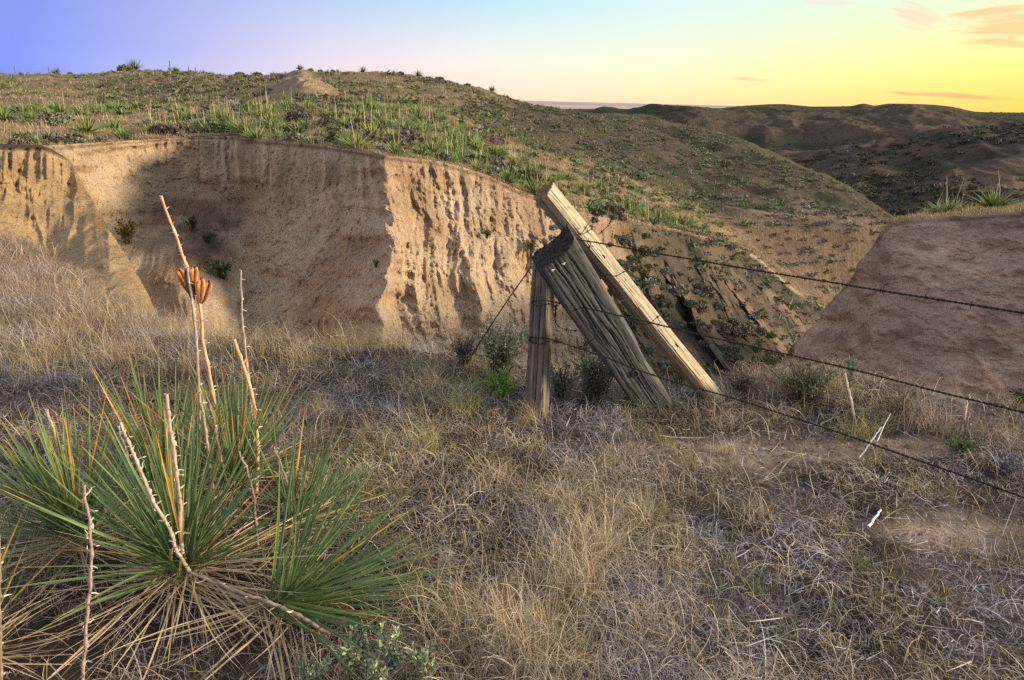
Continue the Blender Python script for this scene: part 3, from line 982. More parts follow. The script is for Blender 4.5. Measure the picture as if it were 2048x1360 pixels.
V = blades(P, rng.uniform(-np.pi, np.pi, n), L, rng.uniform(.0014, .0034, n), rng.uniform(.05, .8, n), rng.uniform(.2, 3.0, n), 5, col * .38, np.minimum(col * 1.4, .85), rng.normal(0, .8, n))
parts.append(V)
# 2. matted litter, lying nearly flat
n = 52000
P2 = fan_points(int(n * 1.3))
P2 = P2[rng.random(len(P2)) > .85 * bare_at(P2[:, 0], P2[:, 1])][:n]
n = len(P2)
P = np.column_stack([P2, gz(P2[:, 0], P2[:, 1]) + rng.uniform(0, .02, n)])
col = pick([(.20, .165, .165), (.32, .275, .275), (.38, .30, .20), (.08, .055, .052), (.58, .55, .58)], n, p=[.3, .22, .25, .15, .08])
col = patchy(P2, col)
parts.append(blades(P, rng.uniform(-np.pi, np.pi, n), rng.uniform(.03, .12, n), rng.uniform(.0012, .0028, n), rng.uniform(.9, 1.6, n), rng.normal(0, .7, n), 3, col, None, rng.normal(0, 1.6, n)))
# 3. long looping straws
n = 4200
P2 = fan_points(n)
P2 = P2[rng.random(n) > .9 * bare_at(P2[:, 0], P2[:, 1])]
n = len(P2)
P = np.column_stack([P2, gz(P2[:, 0], P2[:, 1])])
col = pick([(.60, .46, .26), (.48, .34, .17), (.62, .55, .42), (.36, .20, .09)], n)
parts.append(blades(P, rng.uniform(-np.pi, np.pi, n), rng.uniform(.10, .28, n), rng.uniform(.0014, .0028, n), rng.uniform(.1, .9, n), rng.uniform(1.2, 4.2, n), 9, col, None, rng.normal(0, 1.3, n)))
# 4. short green and olive tufts
c2 = fan_points(700)
idx = np.repeat(np.arange(len(c2)), 14)
n = len(idx)
P2 = c2[idx] + rng.normal(0, .018, (n, 2))
P = np.column_stack([P2, gz(P2[:, 0], P2[:, 1])])
parts.append(blades(P, rng.uniform(-np.pi, np.pi, n), rng.uniform(.04, .13, n), rng.uniform(.0015, .003, n), rng.uniform(.0, .6, n), rng.uniform(.2, 1.2, n), 3, pick([(.12, .15, .035), (.20, .19, .05), (.26, .22, .07)], n)))
# stiff broken straws and twigs on the ground
n = 1500
P2 = fan_points(n)
P = np.column_stack([P2, gz(P2[:, 0], P2[:, 1]) + rng.uniform(.003, .03, n)])
parts.append(blades(P, rng.uniform(-np.pi, np.pi, n), rng.uniform(.03, .15, n), rng.uniform(.002, .0042, n), rng.uniform(1.2, 1.65, n), rng.normal(0, .15, n), 2, pick([(.62, .56, .50), (.45, .34, .22), (.16, .11, .09), (.70, .66, .64)], n)))
# 5. named tall tufts seen in front and along the edge  (px, py, blades, height m, spread m)
for (a_, b_, nn, hh, spd, cset) in [(1130, 1190, 420, .40, .10, 0), (1190, 1120, 260, .30, .08, 0), (1050, 1330, 330, .38, .12, 0), (900, 1290, 280, .36, .12, 0), (1300, 1290, 200, .26, .10, 0),
                                   (690, 700, 260, .36, .10, 1), (790, 700, 240, .34, .09, 1), (610, 720, 200, .32, .12, 1), (520, 700, 260, .36, .15, 1), (640, 830, 200, .26, .10, 1),
                                   (430, 690, 300, .36, .16, 1), (240, 720, 300, .34, .18, 1), (100, 740, 300, .36, .2, 1), (860, 900, 150, .20, .06, 2), (930, 830, 170, .24, .07, 2),
                                   (870, 770, 170, .28, .1, 1), (1240, 800, 170, .24, .08, 1), (1060, 850, 130, .22, .07, 1), (1500, 765, 220, .22, .12, 1), (1660, 800, 260, .32, .14, 1),
                                   (1790, 850, 180, .30, .12, 3), (1860, 870, 200, .30, .14, 3), (1720, 880, 120, .26, .08, 2), (1990, 900, 170, .26, .12, 3), (1455, 905, 90, .12, .03, 0),
                                   (1220, 930, 110, .16, .06, 2), (990, 960, 130, .18, .07, 0), (1820, 1000, 90, .12, .08, 2), (1500, 1050, 110, .2, .07, 0), (1270, 1060, 160, .26, .08, 0),
                                   (1500, 1190, 60, .10, .03, 4), (1720, 1150, 60, .10, .03, 4), (1560, 840, 90, .14, .05, 0), (1120, 1030, 150, .22, .08, 0)]:
    c = on_ground(a_, b_)
    P2 = c[:2] + rng.normal(0, 1, (nn, 2)) * spd * .6
    P = np.column_stack([P2, gz(P2[:, 0], P2[:, 1]) - .004])
    cols = [[(.50, .39, .23), (.38, .28, .16), (.60, .54, .42), (.25, .18, .12)], [(.42, .31, .17), (.32, .22, .12), (.50, .43, .31), (.22, .2, .08)],
            [(.30, .28, .08), (.44, .36, .14), (.20, .20, .06)], [(.34, .26, .24), (.44, .34, .24), (.30, .16, .09)], [(.10, .16, .03), (.15, .18, .05)]][cset]
    parts.append(blades(P, rng.uniform(-np.pi, np.pi, nn), rng.uniform(.35, 1.0, nn) * hh, rng.uniform(.0012, .0024, nn), rng.uniform(.0, .45, nn), rng.uniform(.3, 2.6, nn), 8, pick(cols, nn), None, rng.normal(0, .9, nn)))
# 6. grass along the slope that climbs to the spur
wg = gm_s * (PXS > -260) * (TS[:, None] > .25)
wg = wg / np.clip(PS[..., 1], 3, 20) ** 1.1
LIL = .4
p, r_, q_ = sample_grid(PS, wg, 27000)
n = len(p)
dist = p[:, 1]
col = patchy(p, pick(STRAW, n, p=[.24, .26, .28, .10, .10, .02]), .8) * .8
parts.append(blades(p, rng.uniform(-np.pi, np.pi, n), rng.uniform(.10, .34, n), .0007 * np.clip(dist, 3, 14) ** .9 * rng.uniform(.6, 1.2, n), rng.uniform(.0, .7, n), rng.uniform(.2, 2.2, n), 3, col * .7, col * 1.3, rng.normal(0, .7, n)))
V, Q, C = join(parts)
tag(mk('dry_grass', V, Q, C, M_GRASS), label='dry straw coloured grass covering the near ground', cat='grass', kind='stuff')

# grass on the far flat, hill and right bank
parts = []
T = TA[:, None] + 0 * PXA
wq = sst(3.0, 3.1, T) * sst(8.3, 7.5, T) * (PXA > -150) * (1 - .75 * np.clip(bz, 0, 1)) * (1 - kb) / np.clip(PA[..., 1], 15, 90) ** 1.5
wq = wq * np.clip(.6 + fbm(PA[..., 0] * .5, PA[..., 1] * .5, 3., 3), .05, 2) * (1 - .6 * (T > 6.2))
p, r_, q_ = sample_grid(PA, wq, 46000)
n = len(p)
col = pick([(.42, .32, .18), (.32, .23, .13), (.25, .20, .10), (.22, .17, .11), (.17, .17, .07)], n, p=[.3, .25, .2, .15, .1])
parts.append(blades(p, rng.uniform(-np.pi, np.pi, n), rng.uniform(.06, .20, n), .0011 * p[:, 1] * rng.uniform(.5, 1.1, n), rng.uniform(.0, .6, n), rng.uniform(.1, 1.0, n), 1, col))
# hanging sod along the rim
wq = np.exp(-((T - 3.05) / .08) ** 2) * (PXA > -150) * (PXA < 1500)
p, r_, q_ = sample_grid(PA, wq, 7000)
n = len(p)
parts.append(blades(p, rng.uniform(-np.pi, np.pi, n), rng.uniform(.08, .2, n), .0012 * p[:, 1] * rng.uniform(.5, 1.1, n), rng.uniform(.3, 1.6, n), rng.uniform(.3, 1.5, n), 2, pick([(.22, .17, .10), (.12, .09, .06), (.3, .23, .12)], n)))
Tc = TC[:, None] + 0 * PXC
wq = sst(2.98, 3.05, Tc) * sst(5.2, 4.6, Tc) * (PXC > 1760) * (PXC < 2200)
p, r_, q_ = sample_grid(PC, wq, 9000)
n = len(p)
parts.append(blades(p, rng.uniform(-np.pi, np.pi, n), rng.uniform(.03, .10, n) * np.where(rng.random(n) > .93, 2.2, 1), .0010 * p[:, 1] * rng.uniform(.5, 1.1, n), rng.uniform(.0, .8, n), rng.uniform(.1, 1.0, n), 2, pick([(.42, .27, .13), (.30, .22, .11), (.2, .17, .08)], n)))
V, Q, C = join(parts)
tag(mk('dry_grass', V, Q, C, M_GRASS), label='short pale grass on the flat above the cliffs', cat='grass', kind='stuff')


# ------------------------------------------------------------------ distant plants
def yucca_mesh(name, r, seed, tint, stalks):
    nn = 120
    el = np.arccos(rng.uniform(.02, 1, nn))
    ph = rng.uniform(-np.pi, np.pi, nn)
    col = np.array(tint) * rng.uniform(.65, 1.35, (nn, 1))
    dry = rng.random(nn) < .12
    col[dry] = (.30, .22, .11)
    a = blades(np.column_stack([rng.normal(0, .04, (nn, 2)), np.zeros(nn)]), ph, r * rng.uniform(.75, 1.1, nn), rng.uniform(.036, .058, nn), el, np.full(nn, .15), 2, col * .8, col * 1.25)
    ps = [a]
    if stalks:
        k = stalks
        ps.append(blades(np.column_stack([rng.normal(0, .15, (k, 2)), np.zeros(k)]), rng.uniform(-3, 3, k), rng.uniform(.9, 1.5, k), np.full(k, .022), rng.uniform(0, .15, k), rng.uniform(0, .2, k), 2, np.tile((.50, .40, .26), (k, 1))))
    V, Q, C = join(ps)
    return (V, Q, C)


def sage_mesh(r, tint, nn=420, q=.028):
    d = rng.normal(size=(nn, 3))
    d[:, 2] = np.abs(d[:, 2]) * .9
    d /= np.linalg.norm(d, axis=1)[:, None]
    lump = 1 + .35 * pn(d[:, 0] * 2.2 + r * 30, d[:, 1] * 2.2, d[:, 2] * 2.2)
    P = d * (r * lump * rng.uniform(.35, 1, nn) ** .5)[:, None]
    P[:, 2] *= .75
    s1 = rng.normal(size=(nn, 3)) * q * (r / .4) * .6
    s2 = rng.normal(size=(nn, 3)) * q * (r / .4) * 1.3
    V = np.stack([P - s1 - s2, P + s1 - s2, P + s1 + s2, P - s1 + s2], 1).reshape(-1, 3)
    V[:, 2] = np.maximum(V[:, 2], -.03)
    Q = np.arange(nn * 4).reshape(-1, 4)
    C = np.repeat(np.array(tint) * rng.uniform(.55, 1.4, (nn, 1)), 4, 0)
    return V, Q, C


YT = [(.11, .18, .048), (.155, .225, .06), (.08, .13, .04), (.18, .215, .068)]
yraw = [yucca_mesh('y', .5 + .06 * i, i, YT[i % 4], (0, 2, 0, 3, 1, 4)[i]) for i in range(6)]
ymesh = [mk_mesh('yucca_plant', *d, mat=M_LEAFB) for d in yraw]
ST = [(.13, .145, .09), (.10, .105, .075), (.18, .18, .135), (.10, .125, .05), (.13, .10, .075)]
sraw = [sage_mesh(.30 + .03 * i, ST[i]) for i in range(5)]
sfar = [sage_mesh(.30 + .03 * i, ST[i], 40, .055) for i in range(5)]
yfar = [yucca_mesh('y', .5, i, YT[i % 4], (0, 2, 0, 3, 1, 4)[i]) for i in range(6)]
yfar = [(v_, q_[::3], c_) for v_, q_, c_ in yfar]
smesh = [mk_mesh('sagebrush', *d, mat=M_LEAFB) for d in sraw]


def thin(p, dmin):
    """drop points that stand closer than dmin * random"""
    keep = []
    cell = {}
    for i, (a, b, c) in enumerate(p):
        k = (int(a // dmin), int(b // dmin))
        bad = False
        for u in (-1, 0, 1):
            for v in (-1, 0, 1):
                for j in cell.get((k[0] + u, k[1] + v), ()):
                    if (p[j][0] - a) ** 2 + (p[j][1] - b) ** 2 < dmin * dmin:
                        bad = True
        if not bad:
            cell.setdefault(k, []).append(i)
            keep.append(i)
    return np.array(keep)


def clump_w(P, f, lo, sharp=2.0):
    return np.clip(lo + fbm(P[..., 0] * f, P[..., 1] * f, 12., 3) * sharp, 0, 3)


T = TA[:, None] + 0 * PXA
Yc = np.clip(PA[..., 1], 10, 200)
# yuccas: the flat above the cliff, hill face, ridge
wy_ = sst(3.08, 3.25, T) * sst(8.05, 7.9, T) * (PXA > -120) * (1 - np.clip(kb * 2, 0, 1)) * clump_w(PA, .16, .45)
wy_ = wy_ * (1 + 2.2 * sst(450, 620, PXA) * sst(6.4, 5.6, T)) * (1 - .6 * sst(6.0, 6.4, T)) * (1 - .15 * np.clip(bz, 0, 1))
wy_ *= (PXA < 1790) * (1 - sst(1370, 1450, PXA) * sst(6.15, 6.0, T))
py_, r_, q_ = sample_grid(PA, wy_, 5500)
k = thin(py_, .72)
py_, ry_, qy_ = py_[k], r_[k], q_[k]
d_ = py_[:, 1]
order = np.argsort(d_)
py_, ry_, qy_ = py_[order], ry_[order], qy_[order]


def where(px, tt):
    """says where a plant stands, by things one can find"""
    if tt < 3.05:
        c = ['behind the upright post', 'behind the two leaning posts', 'right of the pale post', 'halfway to the right bank', 'beside the right bank'][int(np.searchsorted([1120, 1260, 1400, 1520], px))]
        rw = 'low on the gully wall' if tt < 1.9 else ('midway up the gully wall' if tt < 2.5 else 'close under the gully rim')
        return rw + ' ' + c
    if tt < 5.2:
        c = ['above the sunlit spur at the left', 'above the shadowed recess', 'above the smooth cliff', 'above the fluted cliff', 'above the leaning posts', 'towards the tip of the shelf'][int(np.searchsorted([170, 480, 770, 1040, 1290], px))]
        rw = 'at the very rim' if tt < 4.05 else ('a few steps behind the rim' if tt < 4.5 else 'well behind the rim')
        return rw + ' ' + c
    c = ['left of the skyline bush', 'under the skyline left of the bare knob', 'around the bare knob', 'right of the bare knob', 'beside the brown slope', 'on the brown slope above the posts', 'on the brown slope towards the ravine'][
        int(np.searchsorted([250, 500, 680, 900, 1080, 1420], px))]
    rw = 'at the foot of the hill,' if tt < 6.3 else ('halfway up the hill,' if tt < 7.4 else 'near the skyline,')
    return rw + ' ' + c


def look(s, km, i):
    return ('tiny', 'small', 'middling', 'broad')[int(np.searchsorted([.55, .75, .95], s))] + (' ', ' ', ' ')[0] + ('', 'bright ', 'dull ', 'yellowish ', '', 'bright ')[km]


rest = []


def inst(raw, p, s, rz):
    V, Q, C = raw
    V = V * (1, 1, .8)
    c, s_n = math.cos(rz), math.sin(rz)
    Rz = np.array([[c, -s_n, 0], [s_n, c, 0], [0, 0, 1]])
    return V @ Rz.T * s + p, Q, C


NIND = 290
for i in range(len(py_)):
    rz = random.uniform(0, 6.28)
    tt = TA[ry_[i]]
    kmesh = random.choice([1, 3, 4, 5, 0, 2]) if tt < 5.2 else random.choice([0, 2, 0, 4])
    s = random.uniform(.55, 1.1)
    p = py_[i] - (0, 0, .04)
    if i < NIND:
        o = link(bpy.data.objects.new('yucca_plant', ymesh[kmesh]))
        o.location = p
        o.rotation_euler = (0, 0, rz)
        o.scale = (s, s, s * random.uniform(.65, .95))
        st_ = (0, 2, 0, 3, 1, 4)[kmesh]
        gn = 'yuccas on the flat above the cliffs' if tt < 5.2 else 'yuccas on the hill and brown slope'
        tag(o, look(s, kmesh, i) + 'green yucca ' + ('with stalks ' if st_ > 1 else '') + where(pxa[qy_[i]], tt), 'yucca', gn)
    else:
        rest.append(inst(yfar[kmesh], p, s, rz))
print('yuccas', len(py_))
V, Q, C = join(rest[:1700])
tag(mk('yucca_vegetation', V, Q, C, M_LEAFB), label='far green yuccas dotted over the hill slopes', cat='yuccas', kind='stuff')

# sagebrush: gully walls at the right, shelf edge, slopes
ws = np.clip(right_w + .25 * sst(1050, 1200, PXA), 0, 1) * sst(.9, 1.4, T) * sst(3.3, 2.9, T) * (PXA < 1680) * clump_w(PA, .22, .55) * 1.6
ws = ws + .45 * sst(3.0, 3.1, T) * sst(6.0, 5.5, T) * (PXA > -100) * (PXA < 1500) * clump_w(PA, .3, .3)
ws = ws + .32 * sst(5.8, 6.2, T) * sst(7.9, 7.6, T) * (PXA > 200) * (PXA < 1780) * (1 - np.clip(kb * 2, 0, 1)) * clump_w(PA, .2, .4)
ws = ws + .5 * sst(1500, 1560, PXA) * (T > 4.6) * (T < 5.9) * (PXA < 1750)
pss, r_, q_ = sample_grid(PA, ws, 6500)
k = thin(pss, .48)
pss, rs_, qs_ = pss[k], r_[k], q_[k]
order = np.argsort(pss[:, 1])
pss, rs_, qs_ = pss[order], rs_[order], qs_[order]
rest = []
for i in range(len(pss)):
    rz = random.uniform(0, 6.28)
    tt = TA[rs_[i]]
    km = random.randrange(5)
    s = random.uniform(.35, .8) if random.random() < .7 else random.uniform(.8, 1.25)
    p = pss[i]
    if i < 290:
        o = link(bpy.data.objects.new('sagebrush', smesh[km]))
        o.location = p
        o.rotation_euler = (0, 0, rz)
        o.scale = (s, s, s)
        hue_ = ('grey ', 'dark ', 'silvery ', 'olive ', 'brownish ')[km]
        tag(o, look(s, 0, i) + hue_ + 'sagebrush ' + where(pxa[qs_[i]], tt), 'sagebrush', 'sagebrush on the gully wall' if tt < 3.05 else 'sagebrush above the rim')
    else:
        rest.append(inst(sfar[km], p, s, rz))
print('sage', len(pss))
# scrub on the dark slope and far hills
wd_ = (TD[:, None] > .8) * (TD[:, None] < 3.95) * (PXD < 2200) * clump_w(PD, .05, .5) / np.clip(PD[..., 1], 30, 300)
p, r_, q_ = sample_grid(PD, wd_, 1500)
for i in range(len(p)):
    V, Q, C = inst(sfar[i % 5], p[i], random.uniform(.6, 1.6) * (1 + p[i][1] / 400), random.random() * 6)
    rest.append((V, Q, C * .5))
we_ = (TE[:, None] > 1.0) * (TE[:, None] < 3.95) * (PXE > 1000) * (PXE < 2200) * clump_w(PE, .02, .5)
p, r_, q_ = sample_grid(PE, we_, 1500)
for i in range(len(p)):
    V, Q, C = inst(sfar[i % 5], p[i], random.uniform(.6, 1.4), random.random() * 6)
    rest.append((V, Q, C * .5))
print('stuff sage', len(rest))
V, Q, C = join(rest)
tag(mk('scrub_vegetation', V, Q, C, M_LEAFB), label='dark scrub scattered over the far slopes', cat='scrub', kind='stuff')


# ------------------------------------------------------------------ surface lookup by pixel
def hit(P, PX, PY, px, py, rows=None):
    d = (PX - px) ** 2 + (PY - py) ** 2
    if rows is not None:
        d = np.where(rows, d, 1e9)
    return P[np.unravel_index(np.argmin(d), d.shape)]


def bush(name, p, r, hgt, tint, label, cat='bush', nleaf=900, leaf=.03, stem=(.10, .08, .06), upright=.5, nstem=26, mat=None, leaf_w=None, group=None, sparse=0.0):
    """shrub: curved stems with small leaves set along them"""
    root = empty(name, p)
    tag(root, label, cat, group)
    n = nstem
    ph = rng.uniform(-np.pi, np.pi, n)
    th0 = rng.uniform(0, .5, n) * (1.4 - upright)
    kk = rng.uniform(.2, 1.2, n) * (1.4 - upright)
    L = hgt * rng.uniform(.65, 1.1, n) / np.cos(np.clip(th0 + kk * .4, 0, 1.1))
    seg = 5
    s = np.linspace(0, 1, seg + 1)
    sm = (s[:-1] + s[1:]) / 2
    thm = th0[:, None] + kk[:, None] * sm
    rxy = np.concatenate([np.zeros((n, 1)), np.cumsum(np.sin(thm) * L[:, None] / seg, 1)], 1)
    zz = np.concatenate([np.zeros((n, 1)), np.cumsum(np.cos(thm) * L[:, None] / seg, 1)], 1)
    mx = rxy[:, -1].max()
    rxy *= r / max(mx, 1e-3)
    b0 = rng.normal(0, r * .12, (n, 2))
    Cn = np.stack([b0[:, :1] + rxy * np.sin(ph)[:, None], b0[:, 1:] + rxy * np.cos(ph)[:, None], zz], -1)
    wdt = .004 + .004 * hgt
    side = np.stack([np.cos(ph), -np.sin(ph), 0 * ph], -1)[:, None, :] * (wdt * (1 - .7 * s))[None, :, None]
    sv = np.stack([Cn - side, Cn + side], 2).reshape(-1, 3)
    base = (np.arange(n) * (seg + 1) * 2)[:, None]
    i = np.arange(seg)[None, :] * 2
    Q = np.stack([base + i, base + i + 1, base + i + 3, base + i + 2], -1).reshape(-1, 4)
    mk('stem', sv, Q, np.tile(np.array(stem), (len(sv), 1)), M_STALK, root)
    # leaves
    si = rng.integers(0, n, nleaf)
    ls = np.clip(rng.beta(2.2, 1.3, nleaf), sparse, .999)
    f = ls * seg
    a = f.astype(int)
    fr = (f - a)[:, None]
    c = Cn[si, a] * (1 - fr) + Cn[si, a + 1] * fr
    dirn = Cn[si, a + 1] - Cn[si, a]
    dirn /= np.linalg.norm(dirn, axis=1)[:, None] + 1e-9
    out = dirn * .8 + rng.normal(0, .6, (nleaf, 3))
    out /= np.linalg.norm(out, axis=1)[:, None]
    sd_ = np.cross(out, rng.normal(size=(nleaf, 3)))
    sd_ /= np.linalg.norm(sd_, axis=1)[:, None]
    ll = leaf * rng.uniform(.6, 1.3, nleaf)
    lw = (leaf_w or leaf * .28) * rng.uniform(.7, 1.3, nleaf)
    c = c + rng.normal(0, r * .03, (nleaf, 3))
    tip = c + out * ll[:, None]
    midp = c + out * ll[:, None] * .5
    V = np.stack([c, midp - sd_ * lw[:, None] * .5, tip, midp + sd_ * lw[:, None] * .5], 1).reshape(-1, 3)
    cc = np.array(tint)[rng.integers(0, len(tint), nleaf)] * rng.uniform(.65, 1.3, (nleaf, 1))
    mk('foliage', V, np.arange(nleaf * 4).reshape(-1, 4), np.repeat(cc, 4, 0), mat or M_SAGE, root)
    return root


T3 = TA[:, None] + 0 * PXA
wallrows = T3 < 3.0
SAGE = [(.15, .17, .12), (.19, .20, .15), (.11, .13, .08)]
OLIVE = [(.10, .09, .02), (.15, .12, .03), (.07, .075, .025)]
DGREEN = [(.05, .065, .03), (.07, .08, .035), (.04, .05, .028)]
for (a_, b_, rp, tint, lb) in [
        (265, 478, 32, OLIVE, 'round olive yellow bush low on the gully wall at left'),
        (393, 452, 20, DGREEN, 'dark green bush in the shadowed recess of the gully'),
        (424, 482, 17, DGREEN, 'small dark bush on the side of the gully recess'),
        (455, 548, 30, DGREEN, 'wide dark green bush at the foot of the gully recess'),
        (757, 528, 11, DGREEN, 'tiny tuft growing from the edge of the cliff face'),
        (1100, 418, 20, SAGE, 'grey bush on the cliff rim left of the pale post'),
        (1062, 490, 16, OLIVE, 'olive bush on the cliff face behind the grey post top'),
        (1285, 535, 20, OLIVE, 'olive green bush on the slope under the upper wire loop'),
        (975, 468, 13, DGREEN, 'small dark bush on the fluted cliff face')]:
    p = hit(PA, PXA, PYA, a_, b_, wallrows)
    rw = rp / F_PX * p[1] * 1.05
    bush('bush', p + np.array([0, -.25, -rw * .2]), rw, rw * 1.4, tint, lb, nleaf=500, leaf=rw * .22, nstem=22, leaf_w=rw * .10)
for (a_, b_, rp, tint, lb) in [(1783, 452, 12, [(.25, .22, .04)], 'small yellow green bush at the tip of the right bank'), (1772, 792, 26, DGREEN, 'dark bush on the face of the right bank'),
                               (2035, 800, 32, DGREEN, 'large dark bush low on the bank at the right edge'), (1578, 706, 13, [(.22, .18, .03), (.1, .1, .03)], 'yellowish bush beside the foot of the right bank')]:
    p = hit(PC, PXC, PYC, a_, b_)
    rw = rp / F_PX * p[1] * 1.05
    bush('bush', p + np.array([0, -.12, -rw * .2]), rw, rw * 1.3, tint, lb, nleaf=420, leaf=rw * .24, nstem=20, leaf_w=rw * .11)
# yuccas on top of the right bank
for (a_, Yv, s, km, lb) in [(1893, 15.2, .85, 3, 'left of the two big yuccas on the right bank top'), (1985, 15.0, .95, 5, 'right of the two big yuccas on the right bank top'),
                            (1872, 15.8, .6, 1, 'small yucca behind the left yucca on the right bank'), (1925, 17.5, .5, 4, 'small yucca between the two big ones on the bank')]:
    rows = (Tc > 3.0) & (Tc < 5.0)
    dd = np.abs(PXC - a_) / 10 + np.abs(PC[..., 1] - Yv) + (~rows) * 1e6
    p = PC[np.unravel_index(np.argmin(dd), dd.shape)]
    parts = [inst(yraw[km], np.zeros(3), 1, 0)]
    k = 3
    parts.append(blades(np.column_stack([rng.normal(0, .25, (k, 2)), np.zeros(k)]), rng.uniform(-3, 3, k), rng.uniform(.6, .95, k), np.full(k, .014), rng.uniform(0, .15, k), rng.uniform(0, .2, k), 2, np.tile((.45, .33, .22), (k, 1))))
    parts.append(inst(yraw[(km + 1) % 4], np.array([.22, .1, 0]), .8, 2))
    o = mk('yucca_plant', *join(parts), mat=M_LEAFB)
    o.location = p
    o.scale = (s, s, s * .8)
    tag(o, lb, 'yucca', 'yuccas on the right bank')

# near shrubs
def gp(px, py):
    p = on_ground(px, py)
    return np.array([p[0], p[1], float(gz(p[0], p[1]))])


bush('sagebrush', gp(1000, 765), .24, .36, SAGE, 'big grey green sagebrush left of the upright fence post', 'sagebrush', 3800, .026, nstem=90, leaf_w=.0065)
bush('sagebrush', gp(930, 740), .16, .20, [(.09, .08, .07), (.13, .11, .09)], 'low dark brown sagebrush left of the guy wire foot', 'sagebrush', 1100, .024, nstem=50, leaf_w=.006)
bush('green_herb', gp(1000, 805), .16, .16, [(.13, .26, .03), (.19, .32, .05)], 'bright green feathery herb beside the upright post', 'herb', 1700, .024, nstem=60, leaf_w=.004)
bush('sagebrush', gp(1185, 800), .24, .27, SAGE + [(.12, .10, .09)], 'grey sagebrush between upright post and grey leaning post', 'sagebrush', 2800, .024, nstem=80, leaf_w=.006)
bush('sagebrush', gp(1120, 800), .12, .22, SAGE, 'small grey sagebrush right behind the upright post', 'sagebrush', 900, .024, nstem=40, leaf_w=.006)
bush('bush', gp(1392, 782), .10, .20, [(.06, .085, .015), (.10, .12, .02)], 'dark olive bush under the foot of the pale post', 'bush', 1500, .016, nstem=40, leaf_w=.006)
bush('bush', gp(1355, 775), .05, .17, [(.12, .12, .02), (.16, .13, .02)], 'yellowish sprig between the feet of the leaning posts', 'bush', 420, .016, nstem=14, leaf_w=.006)
bush('sagebrush', gp(1610, 810), .26, .22, [(.12, .13, .07), (.10, .09, .07), (.17, .17, .10)], 'wide grey green sagebrush on the edge right of the posts', 'sagebrush', 3000, .024, nstem=90, leaf_w=.006)
bush('sagebrush', gp(1690, 800), .07, .24, [(.16, .22, .15)], 'thin pale green sprig on the edge behind the sagebrush', 'sagebrush', 260, .022, nstem=7, leaf_w=.008, upright=1.1)
bush('sagebrush', gp(1480, 790), .16, .12, [(.11, .09, .08), (.16, .12, .10)], 'low brownish sagebrush just right of the pale post', 'sagebrush', 1100, .02, nstem=60, leaf_w=.005)
bush('green_herb', gp(1915, 915), .11, .09, [(.09, .14, .06), (.13, .19, .08)], 'spiny green herb with a pale twig near the right edge', 'herb', 1100, .016, nstem=26, leaf_w=.005)
bush('sagebrush', gp(2010, 960), .13, .09, [(.22, .21, .23), (.30, .30, .30), (.13, .12, .12)], 'silvery grey low shrub at the right edge', 'sagebrush', 1000, .014, nstem=40, leaf_w=.006)
bush('sagebrush', gp(1790, 850), .12, .14, [(.14, .13, .04), (.10, .11, .05)], 'olive tuft on the edge below the second wire', 'sagebrush', 800, .02, nstem=36, leaf_w=.005)
for (a_, b_, hh, lb) in [(618, 1352, .10, 'leftmost pale green sage sprig at the bottom of the picture'), (700, 1350, .13, 'tall pale sage sprig second from the left at the bottom'),
                         (745, 1372, .09, 'short yellowish sage sprig in the middle of the bottom row'), (790, 1352, .15, 'tallest pale sage sprig of the bottom row'), (850, 1356, .12, 'rightmost pale sage sprig of the bottom row')]:
    bush('sage_sprig', gp(a_, b_ + 24), .05, hh * 1.35, [(.30, .35, .21), (.38, .42, .26), (.22, .27, .16)], lb, 'sage', 420, .019, nstem=6, leaf_w=.009, upright=1.2)


# ------------------------------------------------------------------ near yucca
def tube(pts, rad, sides=7, cap=True):
    pts = np.asarray(pts, float)
    n = len(pts)
    d = np.gradient(pts, axis=0)
    d /= np.linalg.norm(d, axis=1)[:, None] + 1e-12
    ref = np.array([0.3, 1.0, 0.2])
    u = np.cross(d, ref)
    u /= np.linalg.norm(u, axis=1)[:, None] + 1e-12
    v = np.cross(d, u)
    a = np.linspace(0, 2 * np.pi, sides, endpoint=False)
    rad = np.broadcast_to(rad, (n,)) if np.ndim(rad) < 2 else rad
    V = pts[:, None, :] + (u[:, None, :] * np.cos(a)[None, :, None] + v[:, None, :] * np.sin(a)[None, :, None]) * (rad[:, None, None] if np.ndim(rad) < 2 else rad[..., None])
    return V.reshape(-1, 3), grid_quads(n, sides, True)


def resample(pts, n):
    pts = np.asarray(pts, float)
    s = np.concatenate([[0], np.cumsum(np.linalg.norm(np.diff(pts, axis=0), axis=1))])
    return pchip(s, pts, np.linspace(0, s[-1], n)) if len(pts) > 2 else pts[0] + (pts[-1] - pts[0]) * np.linspace(0, 1, n)[:, None]


